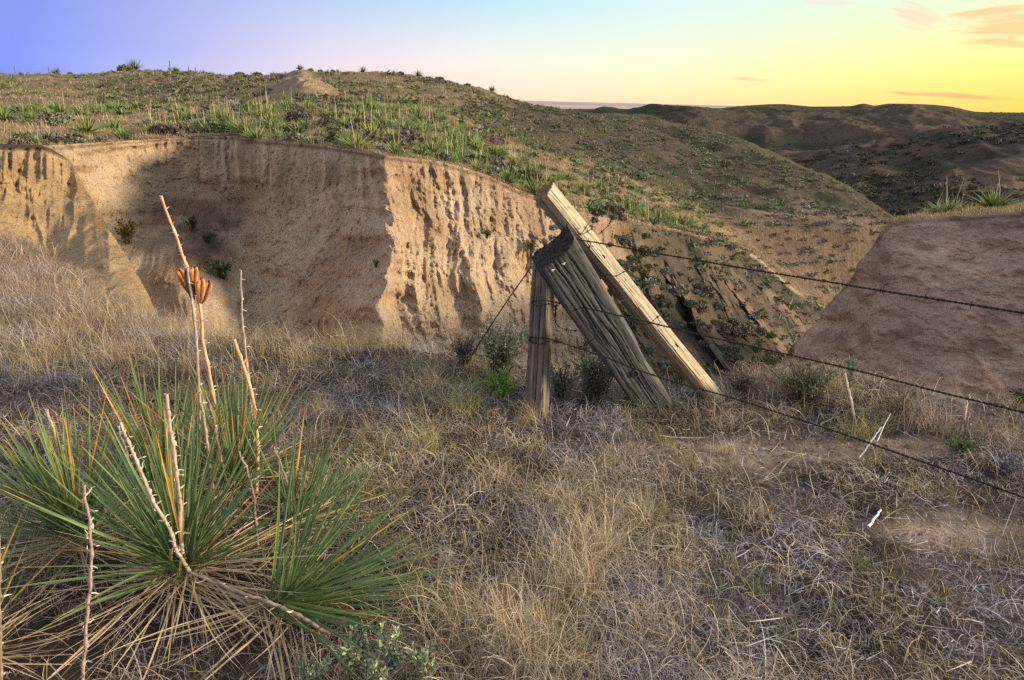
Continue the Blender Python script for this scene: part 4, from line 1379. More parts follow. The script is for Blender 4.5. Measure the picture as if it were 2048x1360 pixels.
def leaf_mesh(name, curve, wd, kind):
    seg = 8
    s = np.linspace(0, 1, seg + 1)
    prof = np.minimum(1, (1 - s) * 2.2 + .04) * (.75 + .5 * np.minimum(s * 4, 1) * .5)
    xz = np.stack([curve * s ** 2, 0 * s, s * (1 - .18 * abs(curve))], -1)
    V = []
    C = []
    for i in range(seg + 1):
        hw = wd * prof[i] * .5
        V += [xz[i] + (-hw * .35, -hw, 0), xz[i], xz[i] + (-hw * .35, hw, 0)]
        if kind == 'green':
            g = np.array([(.052, .094, .022), (.080, .128, .027), (.038, .078, .022)][int(wd * 1e5) % 3])
            tipc = np.array((.42, .22, .06))
            c = g * (1.35 - .35 * min(1, s[i] * 3)) if s[i] < .86 else g + (tipc - g) * ((s[i] - .86) / .14) ** 1.1
            e = np.clip(c * 1.5 + .05, 0, 1)
            C += [e, c, e]
        elif kind == 'gold':  # yellow leaf, orange sunlight painted in towards its tip
            c = np.array((.16, .16, .035)) * (1 - s[i]) + np.array((.62, .30, .07)) * s[i]
            C += [c * 1.3, c, c * 1.2]
        else:
            c = np.array((.62, .47, .28)) * (.65 + .5 * s[i])
            C += [c, c * .8, c]
    q = grid_quads(seg + 1, 3)
    return mk_mesh(name, np.array(V), q, np.array(C), M_LEAF)


LG = [leaf_mesh('leaf', cv, w_ * .98, 'green') for cv, w_ in [(.02, .0150), (.08, .0173), (-.06, .0160), (.14, .0182), (.05, .0200), (.20, .0170)]]
LO = [leaf_mesh('leaf', cv, w_, 'gold') for cv, w_ in [(.03, .015), (.10, .016)]]
LD = [leaf_mesh('dry_leaf', cv, w_ * .72, 'dry') for cv, w_ in [(.12, .014), (-.15, .0155), (.30, .013), (.02, .016), (.22, .0135)]]


def place_leaf(me, root, off, dirv, L, wscale, roll):
    o = bpy.data.objects.new('dry_leaf' if me.name.startswith('dry') else 'leaf', me)
    qt = Vector(dirv).to_track_quat('Z', 'X')
    m_ = qt.to_matrix() @ Matrix.Rotation(roll, 3, 'Z')
    m4 = m_.to_4x4() @ Matrix.Diagonal((L, L * wscale, L, 1))
    m4.translation = Vector(off)
    link(o, root)
    o.matrix_local = m4
    return o


def rosette(px, py, n, nd, L, axis, label, open_=1.45, zc=.10, gold=.10, droop=1.0, down=True):
    p = on_ground(px, py + 0)
    root = empty('yucca_plant', (p[0], p[1], 0))
    tag(root, label, 'yucca', 'near yucca rosettes')
    ax = Vector(axis).normalized()
    q0 = Vector((0, 0, 1)).rotation_difference(ax)
    for i in range(n):
        el = open_ * (random.random() ** .62)
        ph = random.uniform(-math.pi, math.pi)
        d = q0 @ Vector((math.sin(el) * math.cos(ph), math.sin(el) * math.sin(ph), math.cos(el)))
        if d.z < -.02:
            d.z = abs(d.z) * .3
        me = random.choice(LO) if (random.random() < gold) else random.choice(LG)
        off = Vector((random.gauss(0, .02), random.gauss(0, .02), zc + random.uniform(-.03, .03)))
        place_leaf(me, root, off, d, L * random.uniform(.75, 1.08), random.uniform(.85, 1.15), random.uniform(-.5, .5) + (0 if random.random() < .7 else math.pi))
    for i in range(nd):
        ph = random.uniform(-math.pi, math.pi)
        el = random.uniform(1.3, 2.1)
        d = Vector((math.sin(el) * math.cos(ph), math.sin(el) * math.sin(ph), math.cos(el) + (.0)))
        if d.z < 0:
            d.z = max(d.z, -zc / (L * .8) * .95)
        off = Vector((random.gauss(0, .03), random.gauss(0, .03), zc * random.uniform(.6, 1.1)))
        place_leaf(random.choice(LD), root, off, d, L * random.uniform(.5, 1.0), random.uniform(.8, 1.2), random.uniform(-3, 3))
    return root


YA = rosette(376, 1195, 190, 140, .57, (.02, .10, 1), 'large green yucca with dry leaves below it, in the middle of the clump', 1.25, .13, .05)
YB = rosette(475, 1000, 150, 60, .54, (.15, .1, 1), 'green yucca behind the middle one, its tips golden', 1.15, .10, .16)
YC = rosette(560, 1240, 130, 80, .60, (1.2, .15, .55), 'yucca low at the right of the clump, leaves fanned to the right', 1.05, .07, .02)
YD = rosette(170, 1130, 160, 80, .50, (-.35, .1, 1), 'green yucca at the left of the clump, leaves fanned left', 1.2, .14, .06)
YE = rosette(-50, 1340, 80, 70, .42, (-.1, 0, 1), 'yucca cut by the left edge with a few yellow leaves', 1.2, .08, .10)
YF = rosette(590, 1080, 80, 60, .46, (.5, .4, .8), 'small yucca among dry leaves at the back right of the clump', 1.1, .07, .03)
YG = rosette(340, 1010, 110, 20, .56, (-.12, .2, 1), 'yucca at the back of the clump with orange lit leaves', 1.0, .08, .22)


def bract_mesh(i):
    s = np.linspace(0, 1, 4)
    c = np.stack([s * .022 + .002, .006 * np.sin(s * 5 + i), .010 * s * (1 + .6 * (i % 3)) - .014 * s ** 2 * (i % 2)], -1)
    wv = np.array([0, .0025, 0])[None] + np.array([[0, 0, .0022]])
    k = (1 - s * .8)[:, None]
    V = np.stack([c - wv * k, c + wv * k], 1).reshape(-1, 3)
    Q = np.array([[0, 1, 3, 2], [2, 3, 5, 4], [4, 5, 7, 6]])
    return mk_mesh('bract', V, Q, np.tile((.62, .52, .44), (8, 1)), M_LEAF)


BR = [bract_mesh(i) for i in range(5)]


def stalk(root, pts, r0, r1, col, nb, name='flower_stalk', label=None, wob=.004):
    """pts: (px, py, Y) from base to tip"""
    W3 = np.array([at(a, b, c) for a, b, c in pts]) - np.array(root.location)
    n = 46
    C = resample(W3, n)
    C = C + np.stack([fbm(np.arange(n) * .25, W3[0, 0] * 9 + k_, 1., 2) * wob for k_ in range(3)], -1)
    rad = np.linspace(r0, r1, n) * (1 + .18 * pn(np.arange(n) * .8, W3[0, 0] * 7)) * (1 + .35 * (np.arange(n) % 5 == 0))
    V, Q = tube(C, rad, 8)
    sh = (.75 + .5 * rng.random((len(V), 1)))
    o = mk(name, V, Q, np.array(col) * sh, M_STALK, root, smooth=True)
    if label:
        o['label'] = label
    for i in range(nb):
        f = .12 + .86 * (i + random.random() * .6) / nb
        k = min(n - 2, int(f * (n - 1)))
        b_ = bpy.data.objects.new('bract', BR[i % 5])
        link(b_, o)
        a = i * 2.4 + random.random()
        d = Vector(C[k + 1] - C[k]).normalized()
        m4 = (Vector((0, 0, 1)).rotation_difference(d).to_matrix() @ Matrix.Rotation(a, 3, 'Z')).to_4x4() @ Matrix.Scale(random.uniform(.5, 1.1), 4)
        m4.translation = Vector(C[k])
        b_.matrix_local = m4
    return o, C


ORG = (.62, .36, .22)
GRY = (.36, .29, .25)
PNK = (.42, .32, .26)
main, MC = stalk(YG, [(442, 950, 2.62), (432, 840, 2.6), (420, 755, 2.58), (407, 690, 2.56), (399, 610, 2.54), (385, 560, 2.53), (372, 528, 2.52), (347, 460, 2.5), (322, 392, 2.48)], .0085, .0042, ORG, 46, label='tall orange stalk that carries the seed pods')
stalk(YG, [(402, 920, 2.5), (398, 800, 2.48), (392, 680, 2.46), (384, 600, 2.45), (374, 535, 2.44)], .0065, .0045, GRY, 24, label='grey stalk leaning on the one with pods')
stalk(YB, [(512, 985, 2.45), (515, 900, 2.45), (508, 815, 2.44), (488, 735, 2.43), (467, 678, 2.42)], .0085, .0055, ORG, 34)
stalk(YB, [(512, 960, 2.62), (500, 780, 2.66), (489, 690, 2.68), (483, 610, 2.68), (481, 540, 2.68)], .0055, .0035, GRY, 22, label='thin grey stalk')
stalk(YA, [(364, 1105, 1.74), (360, 1030, 1.74), (352, 940, 1.70), (341, 860, 1.70), (331, 787, 1.70)], .0058, .0044, PNK, 34)
stalk(YA, [(378, 1142, 1.72), (345, 1075, 1.66), (305, 1000, 1.66), (274, 925, 1.66), (240, 845, 1.66)], .0056, .0036, PNK, 34)
stalk(YA, [(330, 1080, 2.2), (300, 1000, 2.2), (262, 930, 2.2), (236, 852, 2.2)], .0040, .0030, GRY, 10)
stalk(YD, [(190, 1060, 2.25), (150, 960, 2.28), (117, 885, 2.3), (92, 818, 2.3)], .0060, .0048, PNK, 20)
stalk(YA, [(165, 1365, 1.45), (172, 1250, 1.45), (182, 1140, 1.46), (180, 1050, 1.46), (166, 968, 1.46)], .0046, .0030, (.34, .25, .22), 30, label='grey stalk in front, leafless')
stalk(YB, [(430, 1010, 2.35), (418, 920, 2.35), (410, 850, 2.35), (398, 785, 2.35)], .0065, .0045, GRY, 14)
stalk(YB, [(452, 960, 2.3), (438, 900, 2.3), (425, 830, 2.3), (408, 780, 2.3)], .0045, .003, (.22, .17, .14), 6)
stalk(YC, [(516, 1090, 2.05), (506, 990, 2.06), (494, 940, 2.06), (478, 903, 2.06)], .0050, .0035, (.25, .19, .17), 12)
stalk(YC, [(584, 1075, 2.15), (580, 990, 2.16), (566, 940, 2.16), (546, 893, 2.16)], .0050, .0035, (.25, .19, .17), 12)
stalk(YE, [(2, 1390, 1.4), (-1, 1250, 1.42), (-3, 1120, 1.43), (-5, 1030, 1.43)], .0045, .003, (.22, .155, .11), 16)
stalk(YC, [(660, 1268, 1.62), (570, 1218, 1.65), (460, 1178, 1.68), (376, 1142, 1.72)], .0058, .0048, (.24, .18, .14), 14, name='fallen_stalk', label='thick dead stalk lying across the rosettes', wob=.008)
stalk(YF, [(500, 1130, 2.1), (580, 1060, 2.15), (650, 1018, 2.2), (690, 1005, 2.2)], .007, .003, (.16, .12, .10), 0, name='dead_branch')

# seed pods: three-lobed woody capsules split at the top
def pod(root, base, tipp, L, r, hue):
    n, m_ = 22, 24
    s = np.linspace(0, 1, n)
    a = np.linspace(0, 2 * np.pi, m_, endpoint=False)
    prof = np.sin(np.pi * np.clip(s * .86 + .06, 0, 1)) ** .62
    lob = 1 + .20 * np.cos(3 * a)[None, :] - .12 * np.exp(-((np.mod(a, 2 * np.pi / 3) - np.pi / 3) / .12) ** 2)[None, :]
    split_ = 1 + .30 * sst(.45, 1, s)[:, None] * (np.cos(3 * a)[None, :])
    R = r * prof[:, None] * lob * split_ * (1 + .06 * pn(s[:, None] * 9, a[None, :] * 2))
    z_ = s[:, None] * L * (1 + .0 * a[None, :]) - .10 * L * sst(.6, 1, s)[:, None] * (1 - np.cos(3 * a)[None, :]) * .5
    V = np.stack([R * np.cos(a), R * np.sin(a), z_], -1).reshape(-1, 3)
    f = np.clip(lob - 1, -.2, .2)
    C = np.tile(np.array(hue), (n, m_, 1)) * (1 - .75 * np.exp(-((np.mod(a, 2 * np.pi / 3) - np.pi / 3) / .16) ** 2))[None, :, None] * (1 - .25 * (fbm(s[:, None] * 3, a[None, :] * 4, base[0] * 50, 3) > .1))[..., None] * (1 + 1.2 * f)[..., None] * (.75 + .5 * s)[:, None, None]
    o = mk('seed_pod', V, grid_quads(n, m_, True), C, M_POD, root, smooth=True)
    d = Vector(tipp) - Vector(base)
    m4 = (Vector((0, 0, 1)).rotation_difference(d.normalized())).to_matrix().to_4x4()
    m4.translation = Vector(base)
    o.matrix_local = m4
    return o


rl = np.array(YG.location)
for (a0, b0, a1, b1, Yv, hue) in [(384, 590, 357, 538, 2.50, (.36, .13, .05)), (386, 600, 374, 536, 2.47, (.22, .085, .045)), (385, 590, 389, 532, 2.53, (.48, .22, .07)),
                                  (399, 605, 402, 556, 2.47, (.46, .21, .08)), (402, 606, 419, 562, 2.50, (.34, .16, .08))]:
    b_ = at(a0, b0, Yv) - rl
    t_ = at(a1, b1, Yv - .02) - rl
    pod(main, b_, t_, float(np.linalg.norm(t_ - b_)) * 1.0, .0145, hue)


# ------------------------------------------------------------------ timbers
def timber(name, pA, pB, wA, wB, dA, dB, roll, mat, label, nr=150, nc=72, pw=5.0, crack=.006, shape=None, chip=.008, seed=1.0, tone=(1, 1, 1), splits=(), weather=None):
    """weathered baulk from pA (foot) to pB (head)"""
    pA, pB = Vector(pA), Vector(pB)
    ax = (pB - pA)
    L = ax.length
    ax.normalize()
    toc = Vector(CAM) - (pA + pB) / 2
    dep = (toc - ax * toc.dot(ax)).normalized()       # faces the viewer
    wid = ax.cross(dep).normalized()
    q0 = Matrix((wid, dep, ax)).transposed()
    s = np.linspace(0, 1, nr)
    a = np.linspace(0, 2 * np.pi, nc, endpoint=False)
    ca, sa = np.cos(a), np.sin(a)
    rr_ = 1 / (np.abs(ca) ** pw + np.abs(sa) ** pw) ** (1 / pw)
    X = (rr_ * ca)[None, :] * (wA + (wB - wA) * s)[:, None] / 2
    Yv = (rr_ * sa)[None, :] * (dA + (dB - dA) * s)[:, None] / 2
    ss = s[:, None] * L
    wob_ = .5 * fbm(X * 6, Yv * 6, ss * 3 + seed, 2)
    u = X * 62 + wob_ + seed * 5
    v = Yv * 62 + wob_ + seed * 3
    cr = ridge(u * 1.0, v * 1.0, ss * .8 + seed, 3, .6)
    deep = sst(1.15, 1.55, cr)
    fine = pn(u * 4, v * 4, ss * 3)
    lump = fbm(u * .25, v * .25, ss * 2.2 + seed, 3)
    gr = 0
    for (a0, s0, s1, dep_, wd_) in splits:
        ac = a0 + .10 * pn(ss * 3, a0) + .03 * pn(ss * 14, a0)
        da = np.abs(np.arctan2(np.sin(a[None, :] - ac), np.cos(a[None, :] - ac)))
        gr = gr + np.exp(-(da / wd_) ** 2) * sst(s0, s0 + .12, s)[:, None] * sst(s1, s1 - .12, s)[:, None] * dep_
    k = 1 - (gr + crack * deep * 2.2 + crack * .35 * fine - .004 * lump) / np.hypot(X, Yv)
    X2, Y2 = X * k, Yv * k
    Z = np.broadcast_to(ss, X.shape).copy()
    if shape is not None:
        X2, Y2, Z = shape(X2, Y2, Z, s, a, L)
    # ragged ends
    e = sst(.93, 1, s)[:, None]
    Z += e * chip * (fbm(X * 40, Yv * 40, seed, 3)) * 1.0
    V = np.stack([X2, Y2, Z], -1)
    dk = 1 - .3 * deep
    C = np.array(tone) * (dk * (1 - np.clip(np.asarray(gr) * 75, 0, .85)))[..., None]
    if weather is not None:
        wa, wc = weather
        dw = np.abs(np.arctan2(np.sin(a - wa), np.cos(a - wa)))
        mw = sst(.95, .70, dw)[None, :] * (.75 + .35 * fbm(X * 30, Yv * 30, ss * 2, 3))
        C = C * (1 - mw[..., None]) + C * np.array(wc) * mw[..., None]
    # head: concentric rings, rough end grain
    rings = []
    rc = []
    top_ = V[-1]
    cen = top_.mean(0)
    for f in (.97, .85, .7, .52, .34, .16, .02):
        rg = cen + (top_ - cen) * f
        rg[:, 2] = rg[:, 2] + .012 * fbm(rg[:, 0] * 90, rg[:, 1] * 90, seed, 3) - .006 * (1 - f) + (.003 if f > .9 else 0)
        rings.append(rg)
        rc.append(np.tile(np.array(tone) * (.85, .75, .68), (nc, 1)) * (.10 + .75 * rng.random((nc, 1))))
    foot = []
    V = np.concatenate([V.reshape(-1, 3)] + rings)
    C = np.concatenate([C.reshape(-1, 3)] + rc)
    Q = grid_quads(nr + len(rings), nc, True)
    root = mk(name, V, Q, C, mat, smooth=True)
    m3 = q0 @ Matrix.Rotation(roll, 3, 'Z')
    m4 = m3.to_4x4()
    m4.translation = pA
    root.matrix_world = m4
    tag(root, label, 'post')
    return root, m4, L


# upright post
pF = gp(1072, 832)
timber('fence_post', (pF[0], pF[1], pF[2] - .08), at(1089, 520, 3.40), .112, .098, .11, .10, .42, M_BROWNWOOD, 'short upright brown fence post that carries the wire', nr=150, nc=130, splits=[(1.3, .1, .8, .010, .05), (2.0, .4, 1.1, .008, .04)], pw=7, crack=.0028, seed=2.2)


def grey_shape(X, Y, Z, s, a, L):
    # pointed ear at the upper right of the head, head cut aslant, foot narrowing
    e = sst(.86, 1.0, s)[:, None]
    Z = Z + e * (X / .12) * .018
    right = np.clip(-X / .10, 0, 1.2) if GREY_FLIP < 0 else np.clip(X / .10, 0, 1.2)
    Z = Z + sst(.9, 1.0, s)[:, None] * right ** 3 * .022
    # a long notch in the upper edge below the middle
    n_ = np.exp(-((s - .30) / .10) ** 2)[:, None]
    X = X - GREY_FLIP * n_ * .015 * (GREY_FLIP * X > .06)
    return X, Y, Z


GREY_FLIP = 1
pG = on_ground(1318, 800)
gpost, GM, GL = timber('leaning_post', (pG[0], pG[1], pG[2] - .06), at(1108, 500, 2.98), .19, .215, .125, .14, .10, M_GREYWOOD,
                       'thick weathered grey post leaning over the upright post', nr=220, nc=220, splits=[(1.45, .05, .72, .012, .020), (1.78, .5, 1.1, .011, .018), (1.15, .40, 1.1, .009, .016), (2.1, .1, .5, .008, .016)], pw=9, crack=.0011, shape=grey_shape, seed=5.5)
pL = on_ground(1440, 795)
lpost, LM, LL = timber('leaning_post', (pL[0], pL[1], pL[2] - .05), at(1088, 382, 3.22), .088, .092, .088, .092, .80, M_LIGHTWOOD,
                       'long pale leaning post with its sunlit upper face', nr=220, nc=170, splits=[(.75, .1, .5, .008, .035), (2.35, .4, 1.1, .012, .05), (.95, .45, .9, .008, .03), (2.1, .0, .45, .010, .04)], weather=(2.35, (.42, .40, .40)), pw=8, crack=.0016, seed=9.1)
# two bird droppings on the grey head
for dxx, dyy in ((-.045, .0745), (.010, .0745)):
    a = np.linspace(0, 2 * np.pi, 8, endpoint=False)
    rr2 = .009 * (1 + .4 * np.sin(a * 3 + dxx * 90))
    V = np.concatenate([[[0, 0, .003]], np.stack([rr2 * np.cos(a), 0 * a - .0, rr2 * np.sin(a) * .7], -1)])
    V[0] = (0, .003, 0)
    Q = np.array([[0, 1 + i, 1 + (i + 1) % 8] for i in range(8)])
    o = mk('bird_dropping', V, Q, np.tile((.8, .8, .78), (9, 1)), M_LEAF, gpost)
    o.location = (dxx, dyy, GL - .035)
# knots and nail holes
for (root, lx, ly, lz, r) in [(gpost, .01, .0668, GL * .33, .016), (lpost, .044, .015, LL * .74, .007), (lpost, .044, .012, LL * .33, .009)]:
    a = np.linspace(0, 2 * np.pi, 12, endpoint=False)
    rg = [np.stack([f * r * np.cos(a), 0 * a + dd, f * r * 1.4 * np.sin(a)], -1) for f, dd in ((1.35, 0), (1.1, .003), (.75, .0015), (.3, .001), (.01, .001))]
    V = np.concatenate(rg)
    cc = np.concatenate([np.tile(c, (12, 1)) for c in ((.5,) * 3, (.9,) * 3, (.15,) * 3, (.1,) * 3, (.1,) * 3)])
    o = mk('knot', V, grid_quads(5, 12, True), cc, M_GREYWOOD, root, smooth=True)
    o.location = (lx, ly, lz)
    if root is lpost:
        o.rotation_euler = (0, 0, -.8)


# ------------------------------------------------------------------ barbed wire
def barb_mesh():
    parts = []
    tt = np.linspace(0, 2 * np.pi * 2.2, 22)
    c = np.stack([.0034 * np.cos(tt), .0034 * np.sin(tt), (tt / tt[-1] - .5) * .009], -1)
    v, q = tube(c, .0011, 5)
    parts.append((v, q, np.zeros((len(v), 3))))
    for sg, a in ((1, .5), (-1, 2.0), (1, 3.4), (-1, 5.2)):
        d = np.array([np.cos(a), np.sin(a), .25 * sg])
        c = np.array([d * .002, d * .010, d * .0165])
        v, q = tube(c, np.array([.0011, .0010, .0003]), 5)
        parts.append((v, q, np.zeros((len(v), 3))))
    V, Q, C = join(parts)
    return mk_mesh('barb', V, Q, None, M_WIRE)


BARB = barb_mesh()


def wire(pts, label, r=.0020, twist=.03, barb=.125, single=False, name='barbed_wire', world=False):
    W3 = np.array(pts) if world else np.array([at(a, b, c) for a, b, c in pts])
    org = W3[0].copy()
    W3 = W3 - org
    tot = np.sum(np.linalg.norm(np.diff(W3, axis=0), axis=1))
    n = max(24, int(tot / (.006 if not single else .012)))
    C = resample(W3, n)
    C[:, 2] += .002 * fbm(np.linspace(0, tot * 3, n), tot, 1., 2)
    if single:
        V, Q = tube(C, r, 6)
    else:
        s = np.linspace(0, tot, n)
        d = np.gradient(C, axis=0)
        d /= np.linalg.norm(d, axis=1)[:, None]
        u = np.cross(d, np.array([.2, .3, 1.0]))
        u /= np.linalg.norm(u, axis=1)[:, None]
        v = np.cross(d, u)
        ps = []
        for k_ in (0, math.pi):
            a = 2 * np.pi * s / twist + k_
            c2_ = C + (u * np.cos(a)[:, None] + v * np.sin(a)[:, None]) * r * 1.05
            vv, qq = tube(c2_, r, 5)
            ps.append((vv, qq, np.zeros((len(vv), 3))))
        V, Q, _ = join(ps)
    o = mk(name, V, Q, None, M_WIRE, smooth=True)
    o.location = org
    tag(o, label, 'wire')
    if barb:
        k = 0
        d = np.gradient(C, axis=0)
        pos = barb * .6
        while pos < tot - .01:
            i = int(pos / tot * (n - 1))
            b_ = link(bpy.data.objects.new('barb', BARB), o)
            m4 = (Vector((0, 0, 1)).rotation_difference(Vector(d[i]).normalized()).to_matrix() @ Matrix.Rotation(random.random() * 6, 3, 'Z')).to_4x4()
            m4.translation = Vector(C[i])
            b_.matrix_local = m4
            pos += barb * random.uniform(.93, 1.07)
            k += 1
    return o


def wyp(px):
    return 1 / (.300 + (px - 1075) * .000242)


def line(pts, off=0.0):
    return [(a, b, wyp(a) + off) for a, b in pts]


wire([(1128, 470, 3.20), (1150, 477, 3.12)] + line([(1200, 486), (1300, 504), (1450, 530), (1700, 571), (1900, 603), (2048, 625), (2350, 672)], -.06), 'top strand of barbed wire running right from the pale post')
wire([(1062, 604, 3.30), (1080, 601, 3.27), (1130, 609, 3.1), (1200, 622, 3.02)] + line([(1300, 645), (1450, 681), (1700, 738), (1900, 789), (2048, 825), (2350, 900)], -.1), 'middle strand of barbed wire crossing the grey post')
wire([(1060, 675, 3.30), (1090, 676, 3.27), (1140, 691, 3.15), (1230, 722, 2.98)] + line([(1330, 758), (1450, 792), (1650, 856), (1850, 925), (2048, 995), (2300, 1090)], -.12), 'lowest strand of barbed wire sagging in front of the leaning posts')
wire([(1062, 534, 3.28), (1010, 608, 3.32), (968, 672, 3.36), (935, 725, 3.42)], 'guy strand slanting from the grey post head into the left sagebrush', barb=.16)
wp = [gp(a, b) + np.array([0, 0, zz]) for a, b, zz in [(1430, 1105, .01), (1560, 1150, .03), (1700, 1188, .025), (1830, 1222, .02), (1990, 1262, .02), (2200, 1320, .02)]]
wire(wp, 'thin fallen strand lying in the grass at lower right', r=.0010, single=True, barb=None, name='fallen_wire', world=True)
# loose coils and wraps
wire([(1164, 466, 3.10), (1190, 432, 3.06), (1204, 425, 3.06), (1222, 440, 3.08), (1218, 447, 3.1)], 'short loose end hooked into the loop above the top strand', barb=.06, r=.0011)
wire([(1176, 418, 3.25), (1188, 402, 3.22), (1210, 397, 3.20), (1226, 402, 3.18), (1229, 422, 3.16), (1220, 446, 3.14), (1205, 462, 3.16), (1196, 469, 3.2)], 'rusty loop of wire standing above the pale post', barb=.09, r=.0012)
wire([(1156, 468, 3.16), (1168, 467, 3.10), (1180, 460, 3.09), (1184, 454, 3.16), (1180, 451, 3.24)], 'wire tie wrapped round the pale post near its head', barb=.05, r=.0012)
wire([(1210, 555, 3.30), (1215, 549, 3.20), (1232, 552, 3.15), (1250, 543, 3.15), (1254, 534, 3.25)], 'wire tie wrapped round the middle of the pale post', barb=.045, r=.0012)
wire([(1254, 544, 3.22), (1290, 535, 3.16), (1325, 538, 3.12), (1345, 556, 3.12), (1346, 575, 3.14), (1336, 586, 3.16)], 'thin wire arc springing right from the pale post', barb=None, single=True, r=.0012)
wire([(1283, 650, 3.15), (1302, 645, 3.08), (1318, 632, 3.07), (1328, 612, 3.15), (1320, 598, 3.22)], 'wire tie wrapped round the lower pale post', barb=.05, r=.0012)
wire([(1137, 536, 3.00), (1155, 528, 2.98), (1170, 515, 3.00), (1176, 500, 3.08), (1182, 486, 3.14)], 'loose wire running over the grey post to the pale one', barb=.06, r=.0012)
wire([(1212, 587, 3.22), (1228, 572, 3.20), (1240, 562, 3.25)], 'short slanting wire between the leaning posts, the upper one', barb=None, r=.0012)
wire([(1222, 612, 3.12), (1240, 603, 3.18), (1262, 597, 3.25)], 'short slanting wire between the leaning posts, the lower one', barb=None, r=.0012)
wire([(1068, 600, 3.28), (1064, 607, 3.32), (1075, 612, 3.3), (1100, 608, 3.22), (1118, 612, 3.18)], 'wire wrap round the upright post at the middle strand', barb=.05, r=.0013)
wire([(1062, 672, 3.28), (1058, 681, 3.34), (1075, 688, 3.3), (1105, 682, 3.22), (1120, 686, 3.2)], 'wire wrap round the upright post at the lowest strand', barb=.05, r=.0013)
wire([(1112, 606, 3.2), (1110, 630, 3.22), (1116, 652, 3.22), (1135, 660, 3.2), (1165, 662, 3.16)], 'dangling wire curl right of the upright post', barb=.05, r=.0011)
wire([(1152, 697, 3.1), (1178, 686, 3.05), (1190, 672, 3.02), (1195, 656, 3.05)], 'short wire crossing the lower grey post', barb=.06, r=.0011)
wire([(1122, 602, 3.1), (1112, 618, 3.16), (1110, 640, 3.2), (1118, 655, 3.2)], 'second dangling wire beside the upright post', barb=.05, r=.0011)


# ------------------------------------------------------------------ sticks, bone and far posts
def stick(name, pts, r0, r1, col, label, cat='stick'):
    P = np.array([gp(a, b) + np.array([0, 0, zz]) for a, b, zz in pts])
    org = P[0].copy()
    C = resample(P - org, 16)
    C += np.stack([fbm(np.arange(16) * .4, org[0] * 9 + k_, 1., 2) * r0 * .8 for k_ in range(3)], -1)
    V, Q = tube(C, np.linspace(r0, r1, 16) * (1 + .2 * pn(np.arange(16) * .9, org[0])), 7)
    o = mk(name, V, Q, np.array(col) * (.8 + .4 * rng.random((len(V), 1))), M_STALK, smooth=True)
    o.location = org
    return tag(o, label, cat)


stick('bleached_stick', [(1732, 1078, .02), (1742, 1062, .025), (1756, 1040, .03)], .0055, .004, (.80, .78, .76), 'short bright white stick lying in the dry grass at lower right')
stick('broken_stalk', [(1712, 848, .0), (1695, 825, .06), (1680, 800, .13)], .006, .006, (.62, .48, .36), 'snapped pale stalk standing in the edge shrubs')
stick('pale_twig', [(1716, 925, .0), (1735, 912, .04), (1752, 900, .09)], .004, .0025, (.62, .58, .52), 'white twig leaning against the lowest strand')
stick('pale_twig', [(1750, 905, .02), (1760, 885, .06), (1772, 868, .10)], .003, .002, (.58, .56, .56), 'thin forked white twig above the leaning one')
stick('dead_stem', [(1955, 950, .0), (1930, 925, .04), (1915, 905, .05)], .003, .002, (.45, .32, .18), 'brown twig under the spiny green herb')
stick('reed_stub', [(1926, 852, .0), (1926, 840, .05), (1928, 830, .09)], .005, .004, (.55, .42, .24), 'pale stub standing on the edge near the right')
stick('dead_stem', [(1315, 876, .01), (1360, 874, .015), (1410, 873, .015)], .0025, .002, (.5, .42, .32), 'straight straw lying on the bare ground in front of the posts')
stick('dead_stem', [(1760, 965, .01), (1830, 1010, .02), (1870, 1040, .02)], .0022, .0015, (.42, .34, .28), 'long thin twig lying on the bare patch at right')

# tiny fence posts along the far skyline
for (a_, hp, lb) in [(32, 14, 'far left fence post on the skyline'), (99, 12, 'second far fence post on the left skyline'), (341, 18, 'tallest thin fence post on the skyline, beside a bush'),
                     (377, 10, 'short far post right of the tallest one on the skyline'), (391, 8, 'last short far post on the skyline')]:
    j = int(np.argmin(np.abs(pxa - a_)))
    rows = (TA > 7.5) & (TA < 8.6)
    col_ = PA[:, j]
    zpx = to_px(col_)[1]
    i = np.where(rows)[0][np.argmin(zpx[rows])]
    p = col_[i]
    hh = hp / F_PX * p[1] * 1.0
    c = np.array([[0, 0, -.3], [0, 0, hh * .5], [.02, 0, hh]])
    V, Q = tube(c, np.array([.06, .055, .05]), 7)
    V = np.concatenate([V, [[.02, 0, hh + .02]]])
    o = mk('far_post', V, Q, np.tile((.16, .12, .12), (len(V), 1)), M_STALK)
    o.location = p
    tag(o, lb, 'post', 'far skyline fence posts')

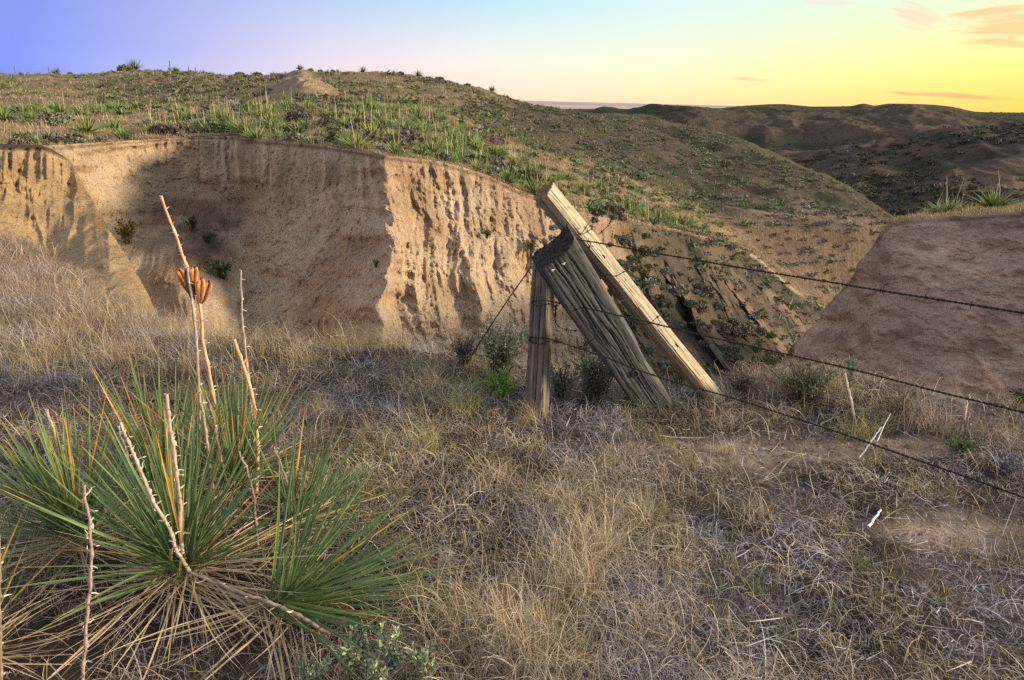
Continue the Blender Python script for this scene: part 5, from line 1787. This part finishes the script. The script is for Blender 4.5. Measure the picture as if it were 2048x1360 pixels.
# the bushes that stand out against the sky
for (a_, rp, km, lb) in [(113, 9, 'y', 'small dark yucca on the skyline, left part'), (140, 6, 's', 'tiny bush on the skyline beside the small dark yucca'), (250, 16, 's', 'long dark bush on the left skyline'),
                         (268, 15, 'y', 'tall bushy yucca on the left skyline'), (352, 9, 'y', 'yucca beside the tallest far fence post'), (478, 10, 's', 'bush on the skyline left of the middle'),
                         (515, 12, 's', 'rounded bush on the skyline left of the knob'), (600, 9, 'y', 'spiky yucca right on the knob top'), (622, 7, 's', 'first small bush right of the knob top'),
                         (640, 7, 's', 'second small bush right of the knob top'), (666, 6, 's', 'third small bush right of the knob top'), (725, 8, 'y', 'pointed yucca on the skyline right of the knob'),
                         (800, 8, 's', 'bush where the skyline starts to fall'), (838, 9, 'y', 'yucca on the falling skyline'), (880, 8, 's', 'bush on the falling skyline, halfway down'),
                         (935, 8, 's', 'bush on the lower falling skyline'), (985, 9, 'y', 'yucca near the end of the falling skyline')]:
    j = int(np.argmin(np.abs(pxa - a_)))
    rows = np.where((TA > 7.4) & (TA < 8.4))[0]
    zpx = to_px(PA[rows, j])[1]
    p = PA[rows[np.argmin(zpx)], j]
    me = ymesh[random.choice([0, 2])] if km == 'y' else smesh[random.choice([1, 3])]
    sc_ = rp / F_PX * p[1] / .42
    o = link(bpy.data.objects.new('yucca_plant' if km == 'y' else 'sagebrush', me))
    o.location = p
    o.scale = (sc_, sc_, sc_ * (1.0 if km == 'y' else .9))
    o.rotation_euler = (0, 0, random.random() * 6)
    tag(o, lb, 'yucca' if km == 'y' else 'bush', 'plants against the sky')

# clods and grit on the bare ground
n = 2600
P2 = np.concatenate([np.array(c)[None] + rng.normal(0, 1, (n // 5, 2)) * (rx * .8, ry * .8) for (c, rx, ry) in BARE] + [fan_points(1200)])
P2 = P2[np.hypot(P2[:, 0], P2[:, 1]) > .9]
n = len(P2)
oc = np.array([[1, 0, 0], [0, 1, 0], [-1, 0, 0], [0, -1, 0], [0, 0, .7]], float)
rs = rng.gamma(1.6, .0028, n).clip(.0018, .016)
V = P2[:, None, :].repeat(5, 1)
V = np.concatenate([V, gz(P2[:, 0], P2[:, 1])[:, None, None].repeat(5, 1)], 2) + (oc[None] + rng.normal(0, .25, (n, 5, 3))) * rs[:, None, None]
b5 = (np.arange(n) * 5)[:, None, None]
Q = (b5 + np.array([[0, 1, 4], [1, 2, 4], [2, 3, 4], [3, 0, 4]])[None]).reshape(-1, 3)
C = np.repeat(pick([(.26, .19, .15), (.18, .13, .10), (.34, .27, .22)], n), 5, 0)
tag(mk('gravel', V.reshape(-1, 3), Q, C, M_GROUND), label='crumbs of earth and grit on the bare ground', cat='gravel', kind='stuff')
